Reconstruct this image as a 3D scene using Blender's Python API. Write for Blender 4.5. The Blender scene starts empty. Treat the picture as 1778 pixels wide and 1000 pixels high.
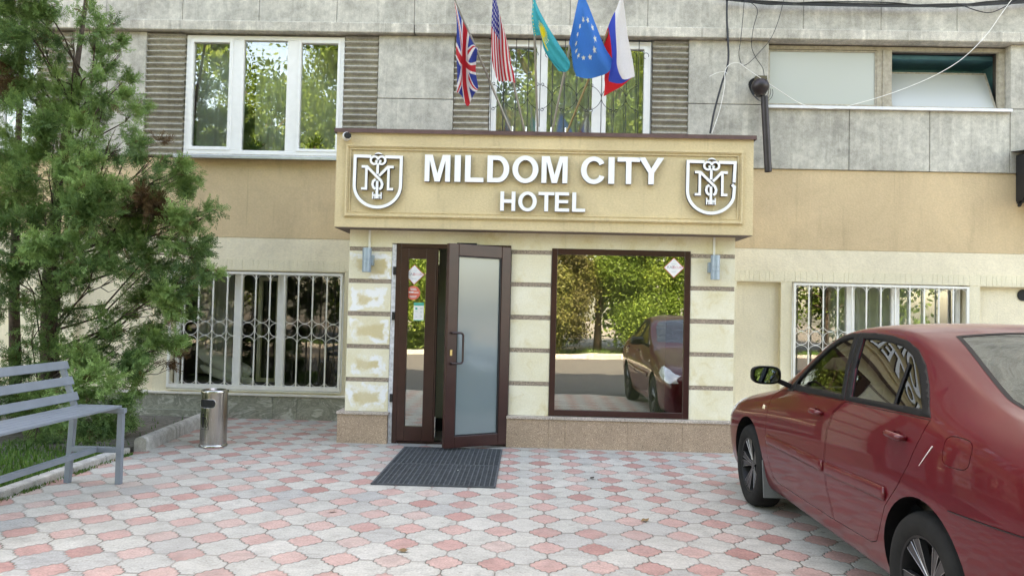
import bpy, bmesh, math, random
import numpy as np
from mathutils import Vector, Matrix
random.seed(7); rng = np.random.default_rng(7)
sc = bpy.context.scene
C = sc.collection
PI = math.pi

# ------------------------------------------------------------------ camera model (measured from the photograph)
FPX, CX, CY, CAMH = 1300.0, 889.0, 500.0, 1.48
def _rot(ax, a, v):
    ax = Vector(ax).normalized(); return Matrix.Rotation(a, 3, ax) @ Vector(v)
_f = Vector((0, 1, 0)); _r = Vector((1, 0, 0)); _u = Vector((0, 0, 1))
_f = _rot(_u, math.radians(1.25), _f); _r = _rot((0, 0, 1), math.radians(1.25), _r)
_u = _rot(_r, math.radians(1.76), _u); _f = _rot(_r, math.radians(1.76), _f)
_r2 = _rot(_f, -math.radians(1.33), _r); _u2 = _rot(_f, -math.radians(1.33), _u)
RT, UP, FW = _r2, _u2, _f
def ray(px, py): return FW + RT * ((px - CX) / FPX) - UP * ((py - CY) / FPX)
def W(px, py, Y):
    """photo measurement -> (x, z) on the upright plane y = Y"""
    v = ray(px, py); s = Y / v.y; return v.x * s, v.z * s + CAMH
def G(px, py, z=0.0):
    v = ray(px, py); s = (z - CAMH) / v.z; return v.x * s, v.y * s
def WX(px, py, Y): return W(px, py, Y)[0]
def WZ(px, py, Y): return W(px, py, Y)[1]

# ------------------------------------------------------------------ object helpers
ORG = {}
def tag(o, label=None, cat=None, group=None, kind=None):
    if label: o['label'] = label
    if cat: o['category'] = cat
    if group: o['group'] = group
    if kind: o['kind'] = kind
    return o
def thing(name, label, cat, loc=(0, 0, 0), group=None):
    o = bpy.data.objects.new(name, None); C.objects.link(o)
    o.location = loc; o.empty_display_size = 0.1; ORG[o.name] = Vector(loc)
    return tag(o, label, cat, group)
class MB:
    def __init__(s): s.v = []; s.f = []; s.m = []; s.sm = []
    def add(s, vs, fs, mi=0, smooth=False):
        b = len(s.v); s.v += [tuple(p) for p in vs]
        for f in fs: s.f.append(tuple(i + b for i in f)); s.m.append(mi); s.sm.append(smooth)
        return s
    def box(s, x0, x1, y0, y1, z0, z1, mi=0):
        if x0 > x1: x0, x1 = x1, x0
        if y0 > y1: y0, y1 = y1, y0
        if z0 > z1: z0, z1 = z1, z0
        v = [(x0, y0, z0), (x1, y0, z0), (x1, y1, z0), (x0, y1, z0), (x0, y0, z1), (x1, y0, z1), (x1, y1, z1), (x0, y1, z1)]
        return s.add(v, [(0, 3, 2, 1), (4, 5, 6, 7), (0, 1, 5, 4), (1, 2, 6, 5), (2, 3, 7, 6), (3, 0, 4, 7)], mi)
    def hexa(s, v, mi=0):
        return s.add(v, [(0, 3, 2, 1), (4, 5, 6, 7), (0, 1, 5, 4), (1, 2, 6, 5), (2, 3, 7, 6), (3, 0, 4, 7)], mi)
    def beam(s, p, q, w, h, up=(0, 0, 1), mi=0):
        p = Vector(p); q = Vector(q); d = (q - p).normalized(); up = Vector(up)
        a = d.cross(up)
        if a.length < 1e-4: a = d.cross(Vector((1, 0, 0)))
        a.normalize(); b = a.cross(d).normalized(); a = a * w / 2; b = b * h / 2
        v = [p - a - b, p + a - b, q + a - b, q - a - b, p - a + b, p + a + b, q + a + b, q - a + b]
        return s.hexa(v, mi)
    def tube(s, pts, r, n=8, mi=0, caps=True, closed=False):
        pts = [Vector(p) for p in pts]; m = len(pts); rs = r if isinstance(r, (list, tuple)) else [r] * m
        ref = Vector((0.13, 0.31, 0.94)); rings = []; b = len(s.v); prev = None
        for i, p in enumerate(pts):
            if closed: d = pts[(i + 1) % m] - pts[i - 1]
            else: d = pts[min(i + 1, m - 1)] - pts[max(i - 1, 0)]
            d.normalize()
            if prev is None:
                a = d.cross(ref)
                if a.length < 1e-3: a = d.cross(Vector((1, 0, 0)))
            else: a = prev - d * prev.dot(d)
            a.normalize(); prev = a; bb = d.cross(a)
            for k in range(n):
                t = 2 * PI * k / n
                s.v.append(tuple(p + (a * math.cos(t) + bb * math.sin(t)) * rs[i]))
        for i in range(m if closed else m - 1):
            for k in range(n):
                i2 = (i + 1) % m
                s.f.append((b + i * n + k, b + i * n + (k + 1) % n, b + i2 * n + (k + 1) % n, b + i2 * n + k)); s.m.append(mi); s.sm.append(True)
        if caps and not closed:
            s.f.append(tuple(b + k for k in range(n))[::-1]); s.m.append(mi); s.sm.append(False)
            s.f.append(tuple(b + (m - 1) * n + k for k in range(n))); s.m.append(mi); s.sm.append(False)
        return s
    def lathe(s, prof, n=32, cen=(0, 0, 0), axis='Z', mi=0, smooth=True, caps=True):
        """prof: list of (radius, height)"""
        b = len(s.v); cen = Vector(cen)
        for r, h in prof:
            for k in range(n):
                t = 2 * PI * k / n; a, c = r * math.cos(t), r * math.sin(t)
                p = (a, c, h) if axis == 'Z' else ((h, a, c) if axis == 'X' else (a, h, c))
                s.v.append(tuple(cen + Vector(p)))
        for i in range(len(prof) - 1):
            for k in range(n):
                f = (b + i * n + k, b + i * n + (k + 1) % n, b + (i + 1) * n + (k + 1) % n, b + (i + 1) * n + k)
                s.f.append(f if axis != 'Y' else f[::-1]); s.m.append(mi); s.sm.append(smooth)
        for i, rev in ((0, True), (len(prof) - 1, False)):
            if caps and prof[i][0] > 1e-5:
                f = tuple(b + i * n + k for k in range(n))
                if rev != (axis == 'Y'): f = f[::-1]
                s.f.append(f); s.m.append(mi); s.sm.append(False)
        return s
    def prism(s, poly, y0, y1, holes=(), mi=0, mside=None, mapf=None):
        """polygon in (x, z), extruded from y0 (front) to y1; mapf maps (x,y,z)->point"""
        mside = mi if mside is None else mside
        bm = bmesh.new(); loops = []
        for lp in [poly] + list(holes):
            vs = [bm.verts.new((x, 0, z)) for x, z in lp]
            loops.append([bm.edges.new((vs[i], vs[(i + 1) % len(vs)])) for i in range(len(vs))])
        r = bmesh.ops.triangle_fill(bm, use_beauty=True, use_dissolve=False, edges=[e for l in loops for e in l])
        bm.verts.index_update(); tri = []
        for f in bm.faces:
            ids = [v.index for v in f.verts]
            if f.normal.y > 0: ids = ids[::-1]
            tri.append(tuple(ids))
        co = [v.co.copy() for v in bm.verts]; bm.free(); n = len(co)
        mp = mapf or (lambda x, y, z: (x, y, z))
        b = len(s.v)
        s.v += [tuple(mp(p.x, y0, p.z)) for p in co] + [tuple(mp(p.x, y1, p.z)) for p in co]
        for t in tri:
            s.f.append(tuple(b + i for i in t)); s.m.append(mi); s.sm.append(False)
            s.f.append(tuple(b + n + i for i in t[::-1])); s.m.append(mside); s.sm.append(False)
        o = 0
        for k, lp in enumerate([poly] + list(holes)):
            m = len(lp); area = sum(lp[i][0] * lp[(i + 1) % m][1] - lp[(i + 1) % m][0] * lp[i][1] for i in range(m))
            flip = (area > 0) != (k == 0)
            for i in range(m):
                j = (i + 1) % m; f = (b + o + i, b + o + j, b + n + o + j, b + n + o + i)
                s.f.append(f if flip else f[::-1]); s.m.append(mside); s.sm.append(False)
            o += m
        return s
    def ribbon(s, pts, w, y0, y1, closed=False, mi=0, mside=None):
        """flat stroke of width w along pts in (x,z) with mitred joints"""
        P = [Vector((a, c)) for a, c in pts]; m = len(P); L = []; R = []
        for i in range(m):
            if closed: a, c = P[i - 1], P[(i + 1) % m]
            else: a, c = P[max(i - 1, 0)], P[min(i + 1, m - 1)]
            d1 = (P[i] - a) if (P[i] - a).length > 1e-9 else (c - P[i]); d2 = (c - P[i]) if (c - P[i]).length > 1e-9 else d1
            d1 = d1.normalized(); d2 = d2.normalized()
            n1 = Vector((-d1.y, d1.x)); n2 = Vector((-d2.y, d2.x)); n = n1 + n2
            if n.length < 1e-3: n = n1
            n.normalize(); k = w / 2 / max(0.45, n.dot(n1)); L.append(P[i] + n * k); R.append(P[i] - n * k)
        ms = mi if mside is None else mside
        for i in range(m if closed else m - 1):
            j = (i + 1) % m; q = [L[i], L[j], R[j], R[i]]
            v = [(p.x, y0, p.y) for p in q] + [(p.x, y1, p.y) for p in q]
            s.add(v, [(0, 1, 2, 3), (7, 6, 5, 4)], mi); s.add(v, [(1, 0, 4, 5), (3, 2, 6, 7)], ms)
            if not closed and i == 0: s.add(v, [(0, 3, 7, 4)], ms)
            if not closed and i == m - 2: s.add(v, [(2, 1, 5, 6)], ms)
        return s
    def build(s, name, mats, parent=None, bevel=0, smooth=False, tint=None, fixn=False):
        o0 = Vector((0, 0, 0))
        if parent is not None: o0 = ORG.get(parent.name, o0)
        me = bpy.data.meshes.new(name)
        me.from_pydata([(p[0] - o0.x, p[1] - o0.y, p[2] - o0.z) for p in s.v], [], s.f)
        if not isinstance(mats, (list, tuple)): mats = [mats]
        for m in mats: me.materials.append(m)
        me.polygons.foreach_set('material_index', s.m)
        me.polygons.foreach_set('use_smooth', [True] * len(s.f) if smooth else s.sm)
        if fixn:
            bm = bmesh.new(); bm.from_mesh(me); bmesh.ops.recalc_face_normals(bm, faces=bm.faces); bm.to_mesh(me); bm.free()
        if any(s.sm) and not smooth: me.set_sharp_from_angle(angle=math.radians(42))
        me.update()
        o = bpy.data.objects.new(name, me); C.objects.link(o)
        if parent is not None: o.parent = parent
        ORG[o.name] = o0
        if bevel:
            b = o.modifiers.new('bevel', 'BEVEL'); b.width = bevel; b.segments = 2; b.limit_method = 'ANGLE'; b.angle_limit = 0.9
            b.harden_normals = False
        return o
def parts(name, mat, parent, boxes, bevel=0, mi=0):
    for q in boxes:
        MB().box(*q).build(name, mat, parent, bevel=bevel)
def struct(o): o['kind'] = 'structure'; return o

# ------------------------------------------------------------------ materials
class NT:
    def __init__(s, name):
        s.m = bpy.data.materials.new(name); s.m.use_nodes = True; s.n = s.m.node_tree.nodes; s.l = s.m.node_tree.links
        s.b = s.n['Principled BSDF']; s.out = s.n['Material Output']
    def new(s, t, **k):
        n = s.n.new(t)
        for a, v in k.items():
            if a.startswith('i_'):
                n.inputs[a[2:].replace('_', ' ')].default_value = v
            else: setattr(n, a, v)
        return n
    def pos(s, scale=(1, 1, 1), obj=False):
        if obj: g = s.new('ShaderNodeTexCoord'); o = g.outputs['Object']
        else: g = s.new('ShaderNodeNewGeometry'); o = g.outputs['Position']
        mp = s.new('ShaderNodeMapping'); mp.inputs['Scale'].default_value = scale; s.l.new(o, mp.inputs['Vector']); return mp.outputs['Vector']
    def noise(s, vec, scale, detail=4, rough=.55, dist=0):
        n = s.new('ShaderNodeTexNoise'); n.inputs['Scale'].default_value = scale; n.inputs['Detail'].default_value = detail
        n.inputs['Roughness'].default_value = rough; n.inputs['Distortion'].default_value = dist; s.l.new(vec, n.inputs['Vector']); return n.outputs['Fac']
    def ramp(s, fac, stops, interp='LINEAR'):
        r = s.new('ShaderNodeValToRGB'); r.color_ramp.interpolation = interp; e = r.color_ramp.elements
        while len(e) < len(stops): e.new(0.5)
        for i, (p, c) in enumerate(stops): e[i].position = p; e[i].color = (c if isinstance(c, tuple) else (c, c, c)) + (1,)
        s.l.new(fac, r.inputs['Fac']); return r.outputs['Color']
    def mix(s, fac, a, b, mode='MIX'):
        n = s.new('ShaderNodeMix'); n.data_type = 'RGBA'; n.blend_type = mode
        for k, v in ((0, fac), (6, a), (7, b)):
            if isinstance(v, (int, float)): n.inputs[k].default_value = v if k == 0 else (v, v, v, 1)
            elif isinstance(v, tuple): n.inputs[k].default_value = v + (1,) if len(v) == 3 else v
            else: s.l.new(v, n.inputs[k])
        return n.outputs[2]
    def math(s, op, a, b=0.0, c=None, clamp=False):
        n = s.new('ShaderNodeMath'); n.operation = op; n.use_clamp = clamp
        for k, v in ((0, a), (1, b), (2, c)):
            if v is None: continue
            if isinstance(v, (int, float)): n.inputs[k].default_value = v
            else: s.l.new(v, n.inputs[k])
        return n.outputs[0]
    def sstep(s, x, a, b):
        n = s.new('ShaderNodeMapRange'); n.interpolation_type = 'SMOOTHSTEP'
        s.l.new(x, n.inputs[0]); n.inputs[1].default_value = a; n.inputs[2].default_value = b; n.inputs[3].default_value = 0; n.inputs[4].default_value = 1
        return n.outputs[0]
    def bump(s, h, strength=.3, dist=.01):
        n = s.new('ShaderNodeBump'); n.inputs['Strength'].default_value = strength; n.inputs['Distance'].default_value = dist
        s.l.new(h, n.inputs['Height']); s.l.new(n.outputs[0], s.b.inputs['Normal']); return n
    def col(s, c):
        if isinstance(c, tuple): s.b.inputs['Base Color'].default_value = c + (1,)
        else: s.l.new(c, s.b.inputs['Base Color'])
    def p(s, **k):
        for a, v in k.items():
            i = s.b.inputs[a.replace('_', ' ')]
            if isinstance(v, (int, float, tuple)): i.default_value = v
            else: s.l.new(v, i)
        return s
def plain(name, c, rough=.5, metal=0, var=.12, scale=9, bump=0, bscale=80, coat=0, obj=False, bd=.004):
    t = NT(name); v = t.pos(obj=obj); n = t.noise(v, scale, 5, .6)
    lo = tuple(x * (1 - var) for x in c); hi = tuple(min(1, x * (1 + var)) for x in c)
    t.col(t.ramp(n, [(.3, lo), (.7, hi)])); t.p(Roughness=rough, Metallic=metal)
    if coat: t.p(Coat_Weight=coat, Coat_Roughness=.03)
    if bump: t.bump(t.noise(v, bscale, 6, .65), bump, bd)
    return t.m
def concrete(name, base, stain=.5, streak=.45, grain=220):
    t = NT(name); v = t.pos(); vs = t.pos((5.5, 5.5, .45))
    big = t.noise(v, 1.3, 6, .62, .4); st = t.noise(vs, 1.6, 5, .6, .2); gr = t.noise(v, grain, 2, .7); mid = t.noise(v, 14, 5, .7)
    c = t.ramp(big, [(.28, tuple(x * .62 for x in base)), (.5, base), (.75, tuple(min(1, x * 1.28) for x in base))])
    c = t.mix(t.math('MULTIPLY', t.sstep(st, .5, .72), streak), c, tuple(min(1, x * 1.7) for x in base))
    c = t.mix(t.math('MULTIPLY', t.sstep(t.noise(vs, 2.7, 4, .6), .52, .75), stain), c, tuple(x * .42 for x in base))
    c = t.mix(.6, c, t.ramp(mid, [(.35, .62), (.65, 1.15)]), 'MULTIPLY')
    c = t.mix(.85, c, t.ramp(gr, [(.3, .5), (.7, 1.4)]), 'MULTIPLY')
    t.col(c); t.p(Roughness=.92); t.bump(t.math('ADD', gr, t.math('MULTIPLY', mid, .5)), .5, .004); return t.m
def render_mat(name, base, dirt=.25, stip=150):
    t = NT(name); v = t.pos(); big = t.noise(v, .8, 6, .65, .6); st = t.noise(t.pos((3, 3, .5)), 2.2, 5, .6); g = t.noise(v, stip, 3, .6); wv = t.noise(t.pos((1, 1, 1.7)), 38, 3, .6)
    c = t.ramp(big, [(.3, tuple(x * .82 for x in base)), (.55, base), (.75, tuple(min(1, x * 1.12) for x in base))])
    c = t.mix(t.math('MULTIPLY', t.sstep(st, .55, .8), dirt), c, tuple(x * .55 for x in base))
    c = t.mix(.5, c, t.ramp(wv, [(.35, .84), (.65, 1.06)]), 'MULTIPLY')
    fs = t.noise(t.pos((16, 16, .4)), 1.5, 4, .65); c = t.mix(t.math('MULTIPLY', t.math('MULTIPLY', t.sstep(fs, .56, .74), t.sstep(t.noise(v, 1.7, 3, .5), .42, .62)), dirt * 1.1), c, tuple(x * .60 for x in base))
    fl2 = t.noise(t.pos((9, 9, .5)), 2.3, 4, .6); c = t.mix(t.math('MULTIPLY', t.sstep(fl2, .60, .78), .22), c, tuple(min(1, x * 1.35) for x in base))
    t.col(c); t.p(Roughness=.88); t.bump(t.math('ADD', t.math('MULTIPLY', wv, 1.2), g), .55, .006); return t.m
def glass(name, tint=(.8, .85, .82), refl=.12, rough=0.0, diff=0.0, dcol=(.5, .55, .55)):
    t = NT(name); t.n.remove(t.b)
    tr = t.new('ShaderNodeBsdfTransparent'); tr.inputs[0].default_value = tint + (1,)
    gl = t.new('ShaderNodeBsdfGlossy'); gl.inputs['Color'].default_value = (1, 1, 1, 1); gl.inputs['Roughness'].default_value = rough
    nz = t.noise(t.pos(obj=True), 1.1, 2, .5); bp = t.new('ShaderNodeBump'); bp.inputs['Strength'].default_value = .05; bp.inputs['Distance'].default_value = .05
    t.l.new(nz, bp.inputs['Height']); t.l.new(bp.outputs[0], gl.inputs['Normal'])
    fr = t.new('ShaderNodeFresnel'); fr.inputs[0].default_value = 1.5
    f = t.math('ADD', fr.outputs[0], refl, clamp=True)
    body = tr.outputs[0]
    if diff:
        df = t.new('ShaderNodeBsdfDiffuse'); df.inputs[0].default_value = dcol + (1,)
        m0 = t.new('ShaderNodeMixShader'); m0.inputs[0].default_value = diff; t.l.new(tr.outputs[0], m0.inputs[1]); t.l.new(df.outputs[0], m0.inputs[2]); body = m0.outputs[0]
    mx = t.new('ShaderNodeMixShader'); t.l.new(f, mx.inputs[0]); t.l.new(body, mx.inputs[1]); t.l.new(gl.outputs[0], mx.inputs[2])
    t.l.new(mx.outputs[0], t.out.inputs['Surface']); return t.m

M = {}
M['conc'] = concrete('concrete_panel', (.50, .48, .42), .32, .30)
M['conc_lt'] = concrete('concrete_ledge', (.56, .53, .46), .45, .5)
M['corr'] = concrete('corrugated_concrete', (.42, .40, .35), .35, .2)
M['tan'] = render_mat('tan_render', (.64, .48, .295), .4)
M['cream'] = render_mat('cream_render', (.82, .73, .55), .2)
M['cream2'] = render_mat('cream_render_smooth', (.80, .725, .54), .2)
M['pvc'] = plain('white_pvc', (.80, .80, .78), .35, var=.04)
M['pvc_old'] = plain('yellowed_pvc', (.72, .70, .58), .4, var=.1, scale=3)
M['whitepaint'] = plain('white_grille_paint', (.78, .77, .72), .4, var=.08)
M['black_iron'] = plain('black_iron', (.02, .02, .022), .45, .3)
M['zinc'] = plain('zinc_sill', (.55, .58, .62), .35, .6, var=.1)
M['brown'] = plain('brown_door_profile', (.040, .012, .010), .32, var=.3, scale=4)
M['brown2'] = plain('brown_flashing', (.13, .075, .075), .4, .2, var=.2)
M['dark'] = plain('dark_void', (.012, .012, .012), .8)
M['glass_w'] = glass('window_glass', (.94, .97, .95), .12)
M['glass_dark'] = glass('window_glass_open', (.97, .98, .97), .0)
M['glass_disp'] = glass('display_glass', (.78, .82, .74), .27)
M['glass_door'] = glass('door_glass', (.55, .60, .58), .03, .10, .62, (.27, .35, .37))  # grey-blue diffuse share stands in for the pale reflection on the leaf
M['glass_frost'] = glass('frosted_glass', (.3, .32, .32), .04, .25, .85, (.50, .52, .48))
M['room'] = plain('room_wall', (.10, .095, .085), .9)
M['hallwall'] = plain('hall_wall', (.58, .57, .44), .8, var=.05)
M['teal'] = plain('teal_wall', (.12, .36, .42), .8, var=.1)
M['curtain'] = plain('curtain_cloth', (.62, .64, .61), .9, var=.1)
M['brass'] = plain('brass', (.6, .45, .2), .3, 1)
M['rubber'] = plain('rubber_mat', (.07, .078, .085), .75, var=.3, scale=14, bump=.3)
M['benchp'] = plain('blue_grey_bench_paint', (.19, .225, .265), .38, .1, var=.1, scale=6, obj=True)
M['lampgrey'] = plain('grey_blue_lamp_paint', (.30, .38, .44), .4, .2, var=.08)
M['bark'] = plain('juniper_bark', (.085, .06, .045), .95, var=.5, scale=18, bump=.8, bscale=40, bd=.02)
M['barkd'] = plain('tree_bark', (.09, .07, .055), .95, var=.5, scale=9, bump=.8, bscale=25, bd=.03)
M['soil'] = plain('soil', (.13, .12, .10), .95, var=.45, scale=16, bump=.8, bscale=60, bd=.02)
M['asphalt'] = plain('asphalt', (.06, .06, .062), .9, var=.2, scale=5, bump=.4, bscale=120)
M['kerb'] = concrete('kerb_stone', (.42, .41, .38), .5, .4)
M['silver'] = plain('polished_edge', (.75, .76, .78), .2, .9, var=.05)
M['white_letter'] = plain('white_letter_face', (.86, .87, .89), .3, var=.03, scale=3)
M['letter_side'] = plain('letter_side', (.03, .03, .032), .5)
M['pillow'] = plain('white_bedding', (.82, .86, .90), .9, var=.12, scale=5, bump=.3, bscale=9, bd=.02)
M['wood_old'] = plain('weathered_window_wood', (.38, .34, .27), .8, var=.22, scale=22, bump=.4, bscale=40)
M['sticker_w'] = plain('sticker_white', (.85, .85, .86), .4, var=.02)
M['sticker_r'] = plain('sticker_red', (.70, .10, .07), .4, var=.05)
M['sticker_g'] = plain('sticker_green', (.03, .42, .33), .4, var=.05)
M['sticker_t'] = plain('sticker_text', (.25, .27, .32), .4)
M['sticker_p'] = plain('sticker_pink', (.75, .28, .32), .4)
M['blackrub'] = plain('black_cable', (.018, .02, .025), .5)
M['whitecab'] = plain('white_cable', (.75, .74, .70), .5)
M['pipe'] = plain('brown_vent_pipe', (.03, .022, .022), .4, .2, var=.3)

# limestone with efflorescence on the left pier
def limestone(name, salt=None):
    t = NT(name); v = t.pos(); big = t.noise(v, 2.2, 6, .65, .8); fine = t.noise(v, 60, 4, .6); yel = t.noise(v, 5.5, 5, .6, .5)
    c = t.ramp(big, [(.3, (.72, .65, .45)), (.55, (.78, .73, .57)), (.75, (.83, .79, .65))])
    c = t.mix(t.math('MULTIPLY', t.sstep(yel, .52, .72), .5), c, (.62, .50, .24))
    c = t.mix(.35, c, t.ramp(fine, [(.35, .8), (.65, 1.1)]), 'MULTIPLY')
    if salt:
        x0, w, z0, pitch, h = salt
        sx = t.new('ShaderNodeSeparateXYZ'); g = t.new('ShaderNodeNewGeometry'); t.l.new(g.outputs['Position'], sx.inputs[0])
        u = t.math('DIVIDE', t.math('SUBTRACT', sx.outputs[0], x0), w)
        zz = t.math('MULTIPLY', t.math('FRACT', t.math('DIVIDE', t.math('SUBTRACT', sx.outputs[2], z0), pitch)), pitch)
        du = t.math('MULTIPLY', t.math('MINIMUM', u, t.math('SUBTRACT', 1.0, u)), w)
        dz = t.math('MINIMUM', zz, t.math('SUBTRACT', h, zz))
        d = t.math('MINIMUM', du, dz)
        wob = t.math('MULTIPLY', t.math('SUBTRACT', t.noise(v, 13, 6, .7), .5), .13)
        wob2 = t.math('MULTIPLY', t.math('SUBTRACT', t.noise(v, 2.6, 3, .5), .5), .22)
        d2 = t.math('ADD', t.math('ADD', d, wob), wob2)
        ring = t.math('MULTIPLY', t.sstep(d2, .030, .048), t.math('SUBTRACT', 1.0, t.sstep(d2, .085, .115)))
        ring = t.math('MULTIPLY', ring, t.sstep(t.noise(v, 3.4, 5, .65), .43, .56))
        c = t.mix(t.math('MULTIPLY', t.sstep(d2, .085, .13), .5), c, (.52, .38, .15))
        c = t.mix(t.math('MULTIPLY', ring, .92), c, (.84, .85, .87))
    t.col(c); t.p(Roughness=.7); t.bump(fine, .2, .003); return t.m
def speckle(name, a, b, c3, scale=160, rough=.55):
    t = NT(name); v = t.pos(); vo = t.new('ShaderNodeTexVoronoi'); vo.inputs['Scale'].default_value = scale; t.l.new(v, vo.inputs['Vector'])
    sp = t.new('ShaderNodeSeparateColor'); t.l.new(vo.outputs['Color'], sp.inputs[0])
    c = t.ramp(sp.outputs[0], [(0, c3), (.18, a), (.55, b), (.85, a), (1, tuple(min(1, x * 1.6) for x in b))])
    c = t.mix(.6, c, t.ramp(t.noise(v, 2.4, 6, .65), [(.3, .72), (.7, 1.18)]), 'MULTIPLY')
    t.col(c); t.p(Roughness=rough); return t.m
M['lime'] = limestone('limestone')
M['granite'] = speckle('granite_strip', (.25, .19, .145), (.36, .29, .23), (.08, .065, .05))
M['gran_plinth'] = speckle('granite_plinth', (.34, .235, .165), (.44, .33, .24), (.16, .11, .08), 190)
M['gran_cap'] = speckle('granite_cap', (.40, .34, .29), (.50, .43, .38), (.2, .16, .14), 150)
def marble():
    t = NT('marble_plinth'); v = t.pos((1, 1, 1.6)); n = t.noise(v, 3.2, 8, .68, 2.2); n2 = t.noise(v, 9, 6, .7, 1.0)
    c = t.ramp(n, [(.3, (.14, .15, .12)), (.42, (.33, .34, .28)), (.5, (.20, .21, .17)), (.6, (.45, .45, .39)), (.8, (.52, .51, .46))])
    c = t.mix(.6, c, t.ramp(n2, [(.3, .6), (.7, 1.15)]), 'MULTIPLY'); t.col(c); t.p(Roughness=.45); return t.m
M['marble'] = marble()

# canopy stucco
M['stucco'] = render_mat('canopy_stucco', (.68, .55, .335), .45, 220)

# ------------------------------------------------------------------ ground materials
def pavers():
    t = NT('clover_pavers'); PX, PY, X0, Y0 = .3055, .3275, .153, 8.032
    g = t.new('ShaderNodeNewGeometry'); sx = t.new('ShaderNodeSeparateXYZ'); t.l.new(g.outputs['Position'], sx.inputs[0])
    u = t.math('DIVIDE', t.math('SUBTRACT', sx.outputs[0], X0), PX); v = t.math('DIVIDE', t.math('SUBTRACT', sx.outputs[1], Y0), PY)
    ur = t.math('ROUND', u); vr = t.math('ROUND', v); fu = t.math('SUBTRACT', u, ur); fv = t.math('SUBTRACT', v, vr)      # pink-centred
    au = t.math('ABSOLUTE', fu); av = t.math('ABSOLUTE', fv)
    s = t.math('POWER', t.math('ADD', t.math('POWER', au, 1.28), t.math('POWER', av, 1.28)), 1 / 1.28); w = t.math('SUBTRACT', au, av)
    wav = t.math('MULTIPLY', t.math('SINE', t.math('MULTIPLY', w, 2 * PI * 1.75 / .37)), .020)
    e = t.math('SUBTRACT', t.math('SUBTRACT', s, .368), wav)                                                               # <0 pink
    pink = t.math('LESS_THAN', e, 0.0)
    jit = t.math('MULTIPLY', t.math('SUBTRACT', t.noise(g.outputs['Position'], 24, 3, .6), .5), .02)
    ge = t.math('ABSOLUTE', t.math('ADD', e, jit))
    gb = t.math('MINIMUM', au, av)                                         # short joints between neighbouring big tiles
    gb = t.math('ADD', gb, t.math('MULTIPLY', pink, 1.0))
    dj = t.math('MINIMUM', ge, gb)
    joint = t.math('SUBTRACT', 1.0, t.sstep(dj, .006, .019))
    # tile ids
    fl = t.math('FLOOR', u); fw = t.math('FLOOR', v)
    def rnd(a, b, k):
        cx = t.new('ShaderNodeCombineXYZ'); t.l.new(a, cx.inputs[0]); t.l.new(b, cx.inputs[1]); cx.inputs[2].default_value = k
        wn = t.new('ShaderNodeTexWhiteNoise'); wn.noise_dimensions = '3D'; t.l.new(cx.outputs[0], wn.inputs['Vector']); return wn.outputs['Value']
    pos = t.pos(); big = t.noise(pos, .55, 5, .6, .4); mid = t.noise(pos, 7, 6, .7, .6); fin = t.noise(pos, 70, 4, .7); sc2 = t.noise(t.pos((9, 28, 1)), 1, 5, .7)
    rw = rnd(fl, fw, 1.0); rp = rnd(ur, vr, 5.0)
    white = t.ramp(rw, [(0, (.40, .41, .41)), (.07, (.48, .48, .46)), (.4, (.53, .53, .495)), (.85, (.565, .56, .52)), (1, (.60, .59, .555))])
    pk = t.ramp(rp, [(0, (.44, .225, .20)), (.1, (.53, .31, .28)), (.5, (.585, .37, .335)), (.9, (.61, .42, .38)), (1, (.58, .46, .42))])
    c = t.mix(1.0, t.mix(pink, white, pk), (.79, .775, .745), 'MULTIPLY')
    c = t.mix(.75, c, t.ramp(mid, [(.3, .64), (.5, 1.0), (.7, 1.16)]), 'MULTIPLY')
    c = t.mix(.75, c, t.ramp(fin, [(.3, .62), (.7, 1.25)]), 'MULTIPLY')
    c = t.mix(.45, c, t.ramp(sc2, [(.35, .76), (.6, 1.06)]), 'MULTIPLY')
    c = t.mix(t.math('MULTIPLY', t.sstep(big, .48, .70), .55), c, (.30, .29, .26))
    spots = t.noise(pos, 19, 2, .5); c = t.mix(t.math('MULTIPLY', t.sstep(spots, .68, .74), .55), c, (.14, .13, .11))
    dirt = t.math('MULTIPLY', t.sstep(dj, .075, .0), t.sstep(mid, .4, .65))
    c = t.mix(t.math('MULTIPLY', dirt, .35), c, (.16, .15, .125))
    jc = t.mix(t.sstep(t.noise(pos, 3.1, 3, .6), .42, .58), (.27, .25, .22), (.12, .11, .09))
    c = t.mix(joint, c, jc)
    t.col(c); t.p(Roughness=t.ramp(mid, [(.3, .6), (.7, .85)]))
    tilt = t.math('MULTIPLY', rw, .25)
    h = t.math('ADD', t.math('ADD', t.sstep(dj, 0, .035), t.math('MULTIPLY', fin, .22)), tilt)
    t.bump(h, .75, .006); return t.m
M['pav'] = pavers()
def grassmat(name, a, b):
    t = NT(name); at = t.new('ShaderNodeAttribute'); at.attribute_name = 'tint'
    c = t.ramp(at.outputs['Fac'], [(0, a), (1, b)]); t.col(c); t.p(Roughness=.6); t.b.inputs['Subsurface Weight'].default_value = 0
    return t.m
def leafmat(name, stops, transl=.35):
    t = NT(name); at = t.new('ShaderNodeAttribute'); at.attribute_name = 'tint'; c = t.ramp(at.outputs['Fac'], stops)
    t.col(c); t.p(Roughness=.55, Specular_IOR_Level=.3)
    tl = t.new('ShaderNodeBsdfTranslucent'); t.l.new(c, tl.inputs[0]); mx = t.new('ShaderNodeMixShader'); mx.inputs[0].default_value = transl
    t.l.new(t.b.outputs[0], mx.inputs[1]); t.l.new(tl.outputs[0], mx.inputs[2]); t.l.new(mx.outputs[0], t.out.inputs['Surface']); return t.m
M['juniper'] = leafmat('juniper_foliage', [(0, (.16, .085, .045)), (.07, (.13, .09, .04)), (.10, (.075, .145, .050)), (.40, (.15, .26, .085)), (.75, (.23, .37, .12)), (1, (.34, .48, .18))], .3)
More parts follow.
